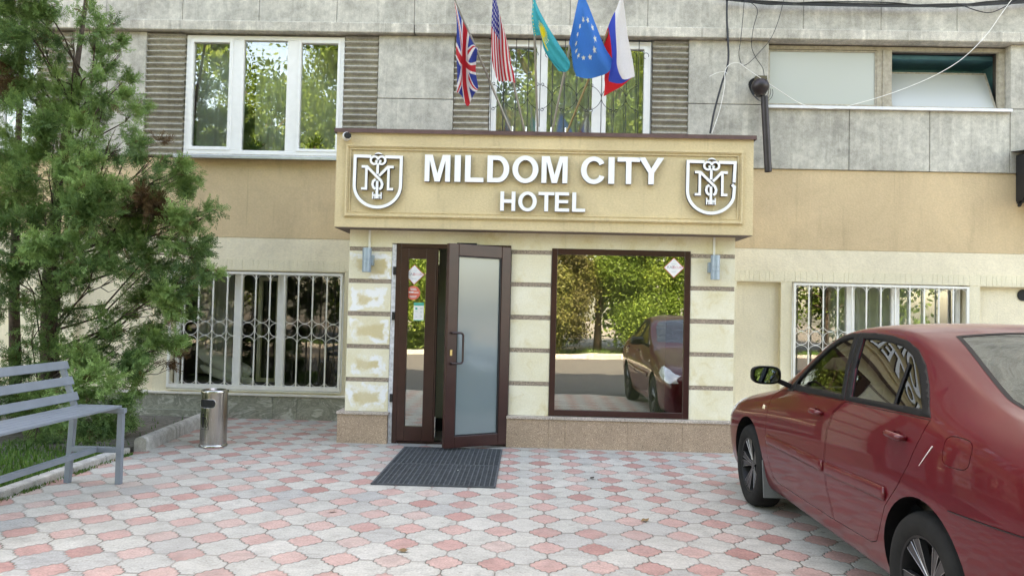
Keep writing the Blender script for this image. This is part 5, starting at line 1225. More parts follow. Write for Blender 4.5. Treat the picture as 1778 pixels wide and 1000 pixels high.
def sideprism(poly, t0, t1, sg=1):
    """poly in (s,z); prism between lateral t0..t1"""
    mb = MB().prism(poly, t0, t1); mb.v = [cw(p[0], sg * p[1], p[2]) for p in mb.v]; return pmesh(mb)
def offset(poly, d):
    P_ = [Vector(p) for p in poly]; n = len(P_); A = sum(P_[i].x * P_[(i + 1) % n].y - P_[(i + 1) % n].x * P_[i].y for i in range(n)); sg = 1 if A > 0 else -1; out = []
    for i in range(n):
        d1 = (P_[i] - P_[i - 1]).normalized(); d2 = (P_[(i + 1) % n] - P_[i]).normalized(); n1 = Vector((-d1.y, d1.x)) * sg; n2 = Vector((-d2.y, d2.x)) * sg; k = n1 + n2; k.normalize(); k *= d / max(.5, k.dot(n1)); out.append(tuple(P_[i] + k))
    return out
def smoothpoly(P_, it=1):
    for _ in range(it):
        q = []
        for i in range(len(P_)):
            a = Vector(P_[i]); b = Vector(P_[(i + 1) % len(P_)]); q += [tuple(a * .82 + b * .18), tuple(a * .18 + b * .82)]
        P_ = q
    return P_
DLO_F = [(1.60, .985), (1.66, 1.035), (1.80, 1.14), (1.95, 1.24), (2.08, 1.318), (2.20, 1.372), (2.30, 1.392), (2.41, 1.398), (2.45, 1.20), (2.535, 1.017)]
DLO_R = [(2.4115, 1.399), (2.60, 1.402), (2.78, 1.394), (2.95, 1.374), (3.08, 1.332), (3.19, 1.268), (3.30, 1.175), (3.385, 1.09), (3.44, 1.045), (2.545, 1.018), (2.46, 1.20)]
GF = [(1.70, 1.03), (1.80, 1.105), (1.95, 1.207), (2.08, 1.285), (2.19, 1.338), (2.28, 1.36), (2.355, 1.366), (2.40, 1.20), (2.475, 1.045)]
GR = [(2.475, 1.367), (2.60, 1.371), (2.77, 1.363), (2.93, 1.345), (3.05, 1.305), (3.155, 1.243), (3.26, 1.15), (3.345, 1.073), (2.60, 1.047), (2.52, 1.20)]
DF = [(1.31, .90), (1.305, .62), (1.335, .47), (1.42, .335), (1.50, .315), (2.46, .325), (2.455, .40), (2.41, .50), (2.385, .66), (2.40, .83), (2.44, .94), (2.535, 1.012), (1.60, .978), (1.42, .955)]
DR = [(2.475, .327), (2.95, .345), (3.02, .37), (3.07, .44), (3.15, .58), (3.27, .70), (3.36, .82), (3.42, .95), (3.445, 1.038), (2.548, 1.012), (2.452, .94), (2.412, .83), (2.397, .66), (2.422, .50), (2.467, .40)]
WF, WR = .87, 3.47; WRAD = .372
cut = []
for s_ in (WF, WR):
    for sg in (1, -1):
        mb = MB(); mb.lathe([(WRAD, .50), (WRAD, 1.1)], 48, (0, 0, 0), 'X'); mb.v = [cw(s_ + p[1], sg * p[0], .32 + p[2]) for p in mb.v]; cut.append(pmesh(mb))
# cabin hollow
CAB = []
for row in ST[9:17]:
    s = row[0]; CAB.append((s,) + ((.70, .42), (.745, .50), (.755, .62), (.75, .80), (.73, .98)) + tuple((max(0, p[0] - .05), p[1] - .045) for p in row[6:10]))
CAB.insert(0, (1.58, (.70, .42), (.745, .50), (.755, .62), (.75, .78), (.72, .90), (.66, .95), (.52, .985), (.3, 1.0), (0, 1.01)))
cab = loft(CAB, zb=.38, us=.6); cut.append(cab)
def glassouter(poly, sg=1, t0=.40, keep=None):
    return boolean(body0.copy(), [sideprism(poly, t0, 1.2, sg)], 'INTERSECT')
for sg in (1, -1): cut += [sideprism(GF, .5, 1.2, sg), sideprism(GR, .5, 1.2, sg)]
# windscreen and rear window: prisms through the sloping surface, outline in (t, s) seen from above
def topprism(poly, z0, z1):
    mb = MB().prism(poly, z0, z1); mb.v = [cw(p[2], p[0], p[1]) for p in mb.v]; return pmesh(mb)
WS = [(-.66, 1.53), (-.3, 1.44), (0, 1.42), (.3, 1.44), (.66, 1.53), (.60, 1.96), (.555, 2.06), (.25, 2.11), (0, 2.12), (-.25, 2.11), (-.555, 2.06), (-.60, 1.96)]
BG = [(-.455, 3.10), (-.2, 3.07), (0, 3.065), (.2, 3.07), (.455, 3.10), (.56, 3.66), (.555, 3.74), (.3, 3.80), (0, 3.82), (-.3, 3.80), (-.555, 3.74), (-.56, 3.66)]
cut += [topprism(WS, 1.0, 1.6), topprism(BG, .98, 1.6)]
doors = []
for sg in (1, -1):
    for nm, poly in (('f', DF), ('r', DR)):
        cut.append(sideprism(poly, .772, 1.1, sg)); doors.append((sg, nm, sideprism(offset(poly, .0042), .772, 1.1, sg)))
FL = smoothpoly(smoothpoly(smoothpoly([(3.60, 1.0), (3.79, 1.0), (3.81, .88), (3.62, .87)])))
cut.append(sideprism(FL, .765, 1.0, 1))
# bumper seam (rear quarter) and boot gap as fine grooves
def groove(path, t0=.70, w=.005, sg=1):
    mb = MB().ribbon(path, w, t0, 1.0); mb.v = [cw(p[0], sg * p[1], p[2]) for p in mb.v]; return pmesh(mb)
body1 = boolean(body0.copy(), cut)
def finish(me, name, mats, parent, midx=None, ang=28):
    o0 = ORG[CR.name]; me.transform(Matrix.Translation(-o0)); me.materials.clear()
    for m in (mats if isinstance(mats, (list, tuple)) else [mats]): me.materials.append(m)
    if midx is not None:
        ids = [midx(p.center + o0, p.normal) for p in me.polygons]; me.polygons.foreach_set('material_index', ids)
    else: me.polygons.foreach_set('material_index', [0] * len(me.polygons))
    me.polygons.foreach_set('use_smooth', [True] * len(me.polygons)); me.set_sharp_from_angle(angle=math.radians(ang)); me.update()
    o = bpy.data.objects.new(name, me); C.objects.link(o); o.parent = parent; ORG[o.name] = o0; return o
def bodyidx(c, n):
    s = CARY - c.y; t = abs(CARX - c.x)
    for s_ in (WF, WR):
        if math.hypot(s - s_, c.z - .32) < WRAD + .002 and t < .846 and abs(math.hypot(s - s_, c.z - .32) - WRAD) < .004: return 1
        if math.hypot(s - s_, c.z - .32) < WRAD and t < .52: return 1
    if c.z < .24 and n.z < -.6: return 1
    if s > 1.5 and s < 3.66 and t < .76 and c.z > .36:      # inside the cabin: faces of the hollow
        if n.dot(Vector((0, CARY - 2.5, .75)) - Vector((0, c.y, c.z))) > 0 and (n.z < -.1 and c.z > 1.0 or c.z < .98 and t > .6 and (n.x * (CARX - c.x) > 0) or n.z > .5 and c.z < .6): return 2
    return 0
bo = finish(body1, 'body', [M['paint'], M['carblack'], M['inter']], CR, bodyidx)
D_ = {}
for sg, nm, pr in doors:
    me = boolean(body0.copy(), [pr], 'INTERSECT'); d = finish(me, 'door', [M['paint']], CR); D_[(sg, nm)] = d
D_[(1, 'f')]['label'] = 'left front door'; D_[(1, 'r')]['label'] = 'left rear door'
def outer_only(me, lim, side=True):
    me = me
    bm = bmesh.new(); bm.from_mesh(me); o0 = Vector((CARX, CARY, 0)); kill = []
    for f in bm.faces:
        c = f.calc_center_median(); n = f.normal; t = CARX - c.x
        if side: bad = abs(t) < lim + .01 or n.x * (-t) < .10 * abs(t)
        else: bad = n.z < .2
        if bad: kill.append(f)
    bmesh.ops.delete(bm, geom=kill, context='FACES'); bm.normal_update(); bm.to_mesh(me); bm.free(); me.update(); return me
for sg in (1, -1):
    for nm, gp, dl_, gm in (('f', GF, DLO_F, M['cglass']), ('r', GR, DLO_R, M['cglassr'])):
        me = outer_only(boolean(body0.copy(), [sideprism(offset(gp, -.004), .45, 1.2, sg)], 'INTERSECT'), .45)
        for v in me.vertices: v.co.x += sg * .007
        g_ = finish(me, 'window', gm, D_[(sg, nm)])
        ring = MB().prism(dl_, .50, 1.2, [offset(gp, .0)]); ring.v = [cw(p[0], sg * p[1], p[2]) for p in ring.v]
        me = outer_only(boolean(body0.copy(), [pmesh(ring)], 'INTERSECT'), .5)
        
        for v in me.vertices: v.co += v.normal * .003
        fr_ = finish(me, 'window_frame', M['carrub'], D_[(sg, nm)])
        sm = fr_.modifiers.new('solid', 'SOLIDIFY'); sm.thickness = .012; sm.offset = -1
me = outer_only(boolean(body0.copy(), [topprism(offset(WS, -.003), 1.0, 1.6)], 'INTERSECT'), 0, False); ws_ = finish(me, 'windscreen', M['cglass'], CR)
me = outer_only(boolean(body0.copy(), [topprism(offset(BG, -.003), .98, 1.6)], 'INTERSECT'), 0, False); bg_ = finish(me, 'rear_window', M['cshield'], CR)
def overlay(shape, off, name, mat, parent, lim=.4, side=1, solid=.004):
    """thin piece following the body surface"""
    me = outer_only(boolean(body0.copy(), [shape], 'INTERSECT'), lim)
    for v in me.vertices: v.co += v.normal * off
    o = finish(me, name, mat, parent); sm = o.modifiers.new('solid', 'SOLIDIFY'); sm.thickness = solid; sm.offset = -1; return o
BGo = offset(BG, -.022); mb = MB().prism(BGo, .98, 1.6, [BG]); mb.v = [cw(p[2], p[0], p[1]) for p in mb.v]
me = outer_only(boolean(body0.copy(), [pmesh(mb)], 'INTERSECT'), 0, False)
for v in me.vertices: v.co.z += .002
fo = finish(me, 'rear_window_seal', M['carrub'], CR)
# division bar of the rear door glass, rain deflectors, rubbing strips, handles
dv_ = D_[(1, 'r')]
overlay(sideprism([(3.045, 1.27), (3.065, 1.26), (3.11, 1.05), (3.085, 1.05)], .5, 1.2), .002, 'division_bar', M['carrub'], dv_, .5)
dfl = glass('smoke_deflector', (.25, .24, .24), .10)
for sg in (1, -1):
    overlay(sideprism([(1.345, .600), (1.36, .625), (2.365, .635), (2.365, .585), (1.36, .575)], .7, 1.2, sg), .014, 'rubbing_strip', M['paint'], D_[(sg, 'f')], .7, sg, .014)
    overlay(sideprism([(2.42, .635), (3.14, .66), (3.155, .64), (3.14, .612), (2.42, .585)], .7, 1.2, sg), .014, 'rubbing_strip', M['paint'], D_[(sg, 'r')], .7, sg, .014)
def tsurf(s, z):
    """lateral half width of the body surface at (s,z)"""
    best = .84
    for a, b in zip(ST, ST[1:]):
        if a[0] <= s <= b[0]:
            f = (s - a[0]) / (b[0] - a[0]); rows = [((1 - f) * p[0] + f * q[0], (1 - f) * p[1] + f * q[1]) for p, q in zip(a[1:], b[1:])]
            for p, q in zip(rows, rows[1:]):
                if p[1] <= z <= q[1]: best = p[0] + (q[0] - p[0]) * (z - p[1]) / (q[1] - p[1])
    return best
for sg in (1, -1):
    for nm, s_, z_ in (('f', 2.22, .905), ('r', 3.22, .925)):
        T0 = tsurf(s_, z_) - .006
        cup = MB(); cup.lathe([(0, -.004), (.034, -.002), (.040, .003), (.038, .0035), (.03, -.001)], 20, (0, 0, 0), 'X'); cup.v = [cw(s_ - .005 + p[1] * 1.0, sg * (T0 + p[0] + .003), z_ - .004 + p[2] * .85) for p in cup.v]
        cup.build('handle_cup', plain('cup_shade_paint', (.10, .005, .01), .35, .3), D_[(sg, nm)], fixn=True)
        h = MB(); h.tube([cw(s_ - .085, sg * (T0 + .004), z_ + .004), cw(s_ - .072, sg * (T0 + .022), z_ + .006), cw(s_ - .03, sg * (T0 + .034), z_ + .008), cw(s_ + .03, sg * (T0 + .036), z_ + .008), cw(s_ + .072, sg * (T0 + .028), z_ + .007), cw(s_ + .09, sg * (T0 + .004), z_ + .004)], [.010, .014, .016, .016, .015, .010], 12)
        h.build('door_handle', M['paint'], D_[(sg, nm)], smooth=True)
fm = boolean(body0.copy(), [sideprism(offset(FL, .0035), .765, 1.0)], 'INTERSECT'); finish(fm, 'fuel_flap', M['paint'], CR)
overlay(sideprism([(1.195, .80), (1.20, .825), (1.245, .825), (1.25, .80)], .7, 1.2), .006, 'side_indicator', plain('clear_lens', (.75, .65, .45), .15), CR, .7)
for sg in (1, -1):
    hl = sideprism([(.03, .60), (.10, .69), (.30, .755), (.50, .80), (.44, .70), (.25, .62), (.10, .585)], .30, 1.2, sg)
    overlay(hl, .004, 'headlight', plain('headlight_lens', (.70, .72, .74), .08, .3), CR, .3, sg, .006)
    overlay(sideprism([(4.20, .70), (4.27, .93), (4.40, .95), (4.52, .90), (4.52, .72), (4.40, .66)], .35, 1.2, sg), .004, 'tail_light', plain('tail_light_lens', (.55, .01, .015), .12), CR, .35, sg, .006)
MB().box(CARX - .42, CARX + .42, CARY - .03, CARY - .012, .56, .66).build('front_grille', M['carblack'], CR, bevel=.01)
# rear bumper seam as a raised shadow gap
pts = []
for s_ in np.linspace(3.70, 4.30, 9): pts.append(cw(s_, tsurf(s_, .70) + .0004, .700 + (s_ - 3.70) * .05))
MB().tube(pts, .0028, 5).build('bumper_seam', M['carblack'], CR)
pts = [cw(s_, tsurf(s_, z_) + .0005, z_) for s_, z_ in ((3.70, .86), (3.66, .80), (3.63, .72))]
MB().tube([cw(3.536, tsurf(3.536, .935) - .001, .935), cw(3.4955, (tsurf(3.536, .935) + tsurf(3.455, .835)) / 2 - .0005, .885), cw(3.455, tsurf(3.455, .835) - .001, .835)], [.0028, .002, .001], 5).build('scratch', plain('scratched_primer', (.75, .68, .66), .7), CR)
# roof ditch line
pts = [cw(s_, .50, z_) for s_, z_ in ((2.15, 1.4215), (2.4, 1.4415), (2.8, 1.4425), (3.0, 1.418), (3.1, 1.392))]
# mirrors
for sg in (1, -1):
    mx_, mz_ = W(1331, 651, 5.22); tc = (CARX - mx_) if sg == 1 else CARX - mx_
    y_ = 5.22; X_ = mx_ if sg == 1 else 2 * CARX - mx_
    ws, hs = .100, .063
    sh = []
    for a in np.linspace(0, 2 * PI, 29)[:-1]:
        c_, s2 = math.cos(a), math.sin(a); p_ = 3.2; r_s = (abs(c_) ** p_ + abs(s2) ** p_) ** (-1 / p_); sh.append((c_ * r_s, s2 * r_s))
    mb = MB(); n = len(sh); prof = [(.93, -.004), (1.0, .0), (1.0, .02), (.97, .05), (.85, .085), (.6, .11), (.25, .122)]
    vs = []
    for k_, yy in prof: vs += [(X_ + p[0] * ws * k_ * 1.0, y_ + yy, mz_ + p[1] * hs * k_) for p in sh]
    fs = [(i * n + j, i * n + (j + 1) % n, (i + 1) * n + (j + 1) % n, (i + 1) * n + j) for i in range(len(prof) - 1) for j in range(n)]
    fs.append(tuple(range((len(prof) - 1) * n, len(prof) * n))); 
    k0 = len(vs); vs += [(X_ + p[0] * ws * .83, y_ + .004, mz_ + p[1] * hs * .78) for p in sh]; fs += [(j, k0 + j, k0 + (j + 1) % n, (j + 1) % n) for j in range(n)]
    mb.add(vs, fs, 0, True); mir = mb.build('side_mirror', M['carblack'], CR, fixn=True); mir.data.set_sharp_from_angle(angle=math.radians(40))
    mb = MB(); mb.add([(X_ + p[0] * ws * .84, y_ - .0095 + p[1] * hs * .10, mz_ + p[1] * hs * .79) for p in sh], [tuple(range(n))]); mb.build('mirror_glass', M['mirrorg'], mir)
    xb_ = CARX - sg * .785; MB().beam((X_ + sg * ws * .7, y_ + .04, mz_ - hs * .5), (xb_ + sg * .03, y_ + .02, 1.0), .05, .035).build('mirror_arm', M['carblack'], mir, bevel=.008)
    q = [(1.585, .975), (1.60, .985), (1.66, 1.03), (1.75, 1.09), (1.72, .985)]; overlay(sideprism(q, .5, 1.2, sg), .006, 'mirror_base', M['carblack'], D_[(sg, 'f')], .5, sg)
# wheels
def wheel(s_, sg, ang, label):
    cy_, cx_ = CARY - s_, CARX - sg * .742; w2 = .0975; r0 = .316
    hubw = lambda a, r, t: (CARX - sg * t, cy_ + r * math.sin(a), .317 + r * math.cos(a))
    e = bpy.data.objects.new('wheel', None); C.objects.link(e); e.parent = CR; e.location = (0, 0, 0); ORG[e.name] = ORG[CR.name]; e['label'] = label; e.empty_display_size = .1
    prof = [(.205, -w2 + .012), (.225, -w2 - .002), (.262, -w2 - .008), (.295, -w2 + .004), (.309, -w2 + .022), (.316, -w2 + .045), (.316, w2 - .045), (.309, w2 - .022), (.295, w2 - .004), (.262, w2 + .008), (.225, w2 + .002), (.205, w2 - .012)]
    mb = MB(); n = 72; vs = []
    for r, h in prof:
        for k in range(n):
            a = 2 * PI * k / n; rr_ = r - (.007 if (r > .308 and k % 2) else 0); vs.append(hubw(a, rr_, .742 + h))
    mb.add(vs, [(i * n + k, i * n + (k + 1) % n, (i + 1) * n + (k + 1) % n, (i + 1) * n + k) for i in range(len(prof) - 1) for k in range(n)], 0, True)
    ty = mb.build('tyre', M['tyre'], e, fixn=True)
    mb = MB(); mb.lathe([(.207, -.09), (.200, -.06), (.185, .0), (.190, .06), (.198, .084), (.207, .088), (.210, .082), (.207, .07)], 64, (0, 0, 0), 'X', caps=False); 
    mb.lathe([(0, -.03), (.17, -.03), (.17, -.02), (0, -.02)], 32, (0, 0, 0), 'X')
    mb.v = [(CARX - sg * (.742 + p[0]), cy_ + p[1], .317 + p[2]) for p in mb.v]; mb.build('rim_barrel', M['rimblk'], e, fixn=True)
    mb = MB(); ed = MB()
    for k in range(5):
        a0_ = ang + 2 * PI * k / 5
        for hs_ in (-1, 1):
            pl_ = [(.034, hs_ * .002), (.10, hs_ * .004), (.196, hs_ * .012), (.197, hs_ * .060), (.178, hs_ * .060), (.075, hs_ * .023), (.034, hs_ * .013)]
            front = []; back = []
            for r, c in pl_:
                a = a0_ + math.atan2(c, r); rr_ = math.hypot(c, r); d = .078 - .028 * max(0, 1 - rr_ / .2) ** 1.2; front.append(hubw(a, rr_, .742 + d)); back.append(hubw(a, rr_, .742 + d - .03))
            m_ = len(pl_); mb.add(front + back, [tuple(range(m_)), tuple(range(m_, 2 * m_))[::-1]] + [(i, (i + 1) % m_, m_ + (i + 1) % m_, m_ + i) for i in range(m_)])
            out = [Vector(p) + Vector((-sg * .001, 0, 0)) for p in front]; ed.tube(out, .0017, 5, closed=True)
    mb2 = MB(); mb2.lathe([(0, .035), (.034, .035), (.040, .045), (.040, .056), (.03, .062), (0, .062)], 24, (0, 0, 0), 'X'); mb2.v = [(CARX - sg * (.742 + p[0]), cy_ + p[1], .317 + p[2]) for p in mb2.v]; mb.add(mb2.v, mb2.f)
    mb.build('rim_spokes', M['spoke'], e, fixn=True); ed.build('polished_edges', M['spokeedge'], e)
    mb = MB(); mb.lathe([(0, -.06), (.13, -.06), (.13, -.045), (0, -.045)], 32, (0, 0, 0), 'X'); mb.v = [(CARX - sg * (.742 + p[0]), cy_ + p[1], .317 + p[2]) for p in mb.v]; mb.build('brake_disc', M['zinc'], e, fixn=True)
wheel(WF, 1, .25, 'left front wheel'); wheel(WR, 1, .62, 'left rear wheel'); wheel(WF, -1, .1, 'right front wheel'); wheel(WR, -1, .9, 'right rear wheel')
MB().hexa([cw(1.235, .66, .15), cw(1.235, .83, .15), cw(1.25, .83, .15), cw(1.25, .66, .15), cw(1.215, .66, .40), cw(1.215, .838, .42), cw(1.235, .838, .42), cw(1.235, .66, .40)]).build('mud_flap', plain('grey_flap', (.12, .13, .13), .7), CR, fixn=True)
# interior
def seatm(s_, t_, label=None):
    mb = MB(); w = .24
    def sl(pts, th, w): 
        v = []
        for (s, z) in pts: v += [cw(s, t_ - w, z), cw(s, t_ + w, z)]
        return v
    o = MB().beam(cw(s_ - .02, t_, .60), cw(s_ - .50, t_, .66), 2 * w, .14).build('seat', M['seat'], CR, bevel=.03)
    MB().beam(cw(s_ + .0, t_, .62), cw(s_ + .18, t_, 1.12), 2 * w * .92, .12, up=(0, 1, 0)).build('seat_back', M['seat'], CR, bevel=.04)
    MB().beam(cw(s_ + .19, t_, 1.14), cw(s_ + .225, t_, 1.27), .24, .09, up=(0, 1, 0)).build('headrest', M['seat'], CR, bevel=.03)
seatm(2.42, .36); seatm(2.42, -.36)
MB().beam(cw(3.28, 0, .60), cw(2.75, 0, .66), 1.3, .14).build('rear_seat', M['seat'], CR, bevel=.03)
MB().beam(cw(3.22, 0, .62), cw(3.42, 0, 1.04), 1.3, .12, up=(0, 1, 0)).build('rear_seat_back', M['seat'], CR, bevel=.03)
MB().hexa([cw(1.95, -.72, .75), cw(1.95, .72, .75), cw(1.6, .70, .80), cw(1.6, -.70, .80), cw(1.98, -.70, .93), cw(1.98, .70, .93), cw(1.60, .64, .965), cw(1.60, -.64, .965)]).build('dashboard', M['inter'], CR, fixn=True)
c_ = Vector(cw(2.12, .36, .93)); ax = Vector((0, 1, .45)).normalized(); u_ = Vector((1, 0, 0)); v_ = ax.cross(u_)
MB().tube([c_ + (u_ * math.cos(a) + v_ * math.sin(a)) * .185 for a in np.linspace(0, 2 * PI, 29)[:-1]], .014, 8, closed=True).tube([c_ - u_ * .18, c_ + u_ * .18], .014, 6).tube([c_, c_ + ax * .25], .025, 8).build('steering_wheel', M['inter'], CR)

# ================================================================== JUNIPER
def juniper():
    tb = Vector((WX(82, 640, 8.35), 8.35, 0)); T = thing('juniper_tree', 'tall green juniper with drooping sprays behind the bench at left', 'tree', tb)
    r = np.random.default_rng(11); tr = MB()
    top = Vector((tb.x + .42, 8.3, 6.1)); trunk = [tb + Vector((0, 0, -.1)), tb + Vector((.03, 0, .7)), tb + Vector((-.03, .02, 1.6)), tb + Vector((.05, -.02, 2.8)), tb + Vector((.22, 0, 4.4)), top]
    tr.tube(trunk, [.13, .10, .08, .055, .028, .01], 12)
    tx2 = Vector((tb.x - .42, 8.5, 0)); tr.tube([tx2 + Vector((0, 0, -.1)), tx2 + Vector((-.1, 0, 1.5)), tx2 + Vector((-.2, .1, 3.5)), tx2 + Vector((-.2, .1, 5.5))], [.07, .055, .035, .01], 10)
    bl = [(150, 30, 18, .7), (162, 48, 22, .8), (175, 78, 24, .9), (186, 115, 26, 1), (205, 145, 18, .8), (190, 160, 26, 1), (225, 205, 30, 1), (238, 190, 16, .8), (215, 245, 26, 1), (190, 270, 26, .8), (212, 90, 8, .5), (200, 40, 9, .5), (150, 8, 12, .4),
          (15, 30, 42, 1), (50, 55, 42, .9), (85, 75, 26, .8), (110, 68, 18, .7), (40, 110, 40, 1), (15, 180, 46, 1), (75, 150, 30, .7), (105, 170, 30, .8), (140, 185, 36, 1), (165, 210, 30, 1), (60, 215, 40, 1), (115, 235, 40, 1), (150, 245, 30, 1),
          (25, 285, 46, 1.1), (80, 290, 44, 1.1), (130, 290, 42, 1.1), (60, 350, 50, 1.1), (120, 350, 46, 1.1), (165, 330, 40, 1.1), (20, 400, 50, 1), (90, 410, 48, 1.1), (150, 390, 44, 1.2), (195, 380, 40, 1.2), (205, 430, 44, 1.1), (245, 400, 36, 1.1), (240, 345, 28, 1),
          (258, 310, 20, .9), (272, 275, 10, .7), (275, 250, 7, .6), (285, 320, 30, 1), (270, 355, 34, 1.1), (300, 300, 16, .8), (318, 298, 10, .7), (335, 300, 8, .6), (310, 345, 26, 1), (345, 372, 12, .8), (365, 370, 12, .8), (378, 364, 7, .6), (330, 395, 24, .8),
          (295, 400, 32, 1.1), (335, 430, 28, 1), (355, 460, 20, .9), (368, 478, 12, .7), (300, 440, 32, 1), (260, 450, 36, 1), (215, 475, 38, .8), (160, 470, 40, .9), (100, 480, 44, .9), (40, 480, 46, .9), (330, 485, 22, .9), (300, 500, 24, 1.1), (285, 530, 32, 1.2), (265, 560, 34, 1.2), (312, 545, 16, .9),
          (240, 520, 26, .7), (225, 590, 32, 1), (255, 605, 30, 1.1), (285, 600, 20, 1), (290, 628, 14, .9), (235, 640, 26, 1), (200, 620, 30, .8), (190, 560, 30, .6), (150, 590, 36, .8), (110, 550, 34, .6), (60, 560, 36, .6), (30, 620, 36, .8), (100, 625, 32, .8), (150, 640, 34, 1), (190, 665, 28, 1), (225, 665, 20, .8),
          (130, 690, 36, 1.2), (170, 700, 34, 1.2), (210, 700, 26, 1), (90, 720, 40, 1), (140, 740, 36, 1.1), (180, 735, 26, 1), (40, 720, 44, 1), (60, 765, 34, .8), (110, 765, 26, .8), (225, 725, 10, .6), (-60, 100, 60, 1), (-60, 300, 60, 1), (-60, 500, 60, 1), (-60, 680, 60, 1), (0, -40, 60, 1), (70, -40, 50, 1), (120, -60, 40, .8), (40, -120, 60, .8)]
    # one spray: stem with alternate twigs of scale leaves, in local frame (x along stem, y sideways, z up)
    def spray(rs):
        q = []; nt = 11
        for i in range(nt):
            f = (i + .7) / nt; sx_ = f * .17; sd = 1 if i % 2 else -1; L = .062 * (1 - .55 * f) * rs.uniform(.75, 1.2); a = sd * rs.uniform(.55, .95)
            d = np.array([math.cos(a), math.sin(a), rs.uniform(-.3, .35)]); b0 = np.array([sx_, 0, 0])
            for k in range(4):
                p = b0 + d * L * (k * .25); aa = a + rs.uniform(-.7, .7); dd_ = np.array([math.cos(aa), math.sin(aa), rs.uniform(-.5, .5)]); nn = np.array([-math.sin(aa), math.cos(aa), rs.uniform(-.6, .6)]); nn /= np.linalg.norm(nn)
                l = L * rs.uniform(.35, .6); w = .0062 * rs.uniform(.7, 1.3); q += [p, p + dd_ * l * .45 + nn * w, p + dd_ * l, p + dd_ * l * .45 - nn * w]
        a = np.array(q); p = np.array([[0, 0, 0], [.09, .002, 0], [.19, 0, 0], [.09, -.002, 0]]); return np.vstack([a, p])
    SP = [spray(np.random.default_rng(50 + i)) for i in range(8)]; V = []; Tn = []; limbs = 0
    for bi, (px, py, rad, den) in enumerate(bl):
        yy = 7.55 + r.uniform(-.45, .75) + (.3 if px < 60 else 0)
        if px > 230: yy = r.uniform(7.5, 8.3)
        x0, z0 = W(px, py, yy); R_ = rad * yy / FPX; c = Vector((x0, yy, z0))
        # limb from trunk
        ax_ = tb.lerp(top, min(.96, max(.05, (z0 - .5) / 6.4))) ; st = Vector((ax_.x, ax_.y, min(ax_.z, z0 + .1))); m1 = m2 = st
        if px >= -20 and (bi % 3 or px < 120):
            st = st + Vector((0, 0, r.uniform(-.35, .1))) if st.z > .6 else st; m1 = st.lerp(c, .4) + Vector((r.uniform(-.1, .1), r.uniform(-.12, .12), r.uniform(-.22, .12))); m2 = st.lerp(c, .75) + Vector((r.uniform(-.08, .08), r.uniform(-.1, .1), r.uniform(-.02, .12)))
            Ln = (c - st).length; tr.tube([st, m1, m2, c], [.007 + .005 * Ln, .005 + .003 * Ln, .006, .002], 6)
            for k in range(4):
                e_ = c + Vector((r.uniform(-1, 1), r.uniform(-.6, .6), r.uniform(-1, 1))) * R_; tr.tube([m2, m2.lerp(e_, .5) + Vector((0, 0, r.uniform(-.05, .05))), e_], [.005, .004, .002], 4)
        n = int(den * (rad ** 2) * .19) + 10
        outw = np.array([c.x - st.x, c.y - st.y - .25, .15]); outw /= np.linalg.norm(outw)
        brown = r.uniform(0, 1) < .03
        tone = r.uniform(.18, .75)
        # sub-clumps make the crown lumpy
        subs = [(r.normal(0, .55, 3) * np.array([1, .8, 1])) for _ in range(max(2, int(rad / 7)))]
        for i in range(n):
            s_ = subs[r.integers(len(subs))]; p = s_ + r.normal(0, .22, 3); 
            if np.linalg.norm(p) > 1.25: p *= 1.25 / np.linalg.norm(p)
            pos = np.array(c) + p * R_
            d = outw * .7 + p * .6 + r.normal(0, .45, 3) + np.array([0, 0, -.1]); d /= np.linalg.norm(d)
            s2 = np.cross(d, r.normal(0, 1, 3)); s2 /= np.linalg.norm(s2); u3 = np.cross(d, s2); sc_ = r.uniform(.45, .95)
            A = np.stack([d, s2, u3]) * sc_; q = SP[r.integers(8)]
            V.append(q @ A + pos); tn = np.clip(tone + r.normal(0, .16) + .12 * p[2], .11, 1); 
            if brown or r.uniform() < .025: tn = r.uniform(0, .07)
            Tn.append(np.full(len(q), tn) + r.uniform(-.02, .02))
    V = np.vstack(V); Tn = np.clip(np.concatenate(Tn), 0, 1)
    tr.build('trunk', M['bark'], T, smooth=True); npmesh('crown', V, 4, M['juniper'], Tn, T)
    print('juniper faces', len(V) // 4)
juniper()

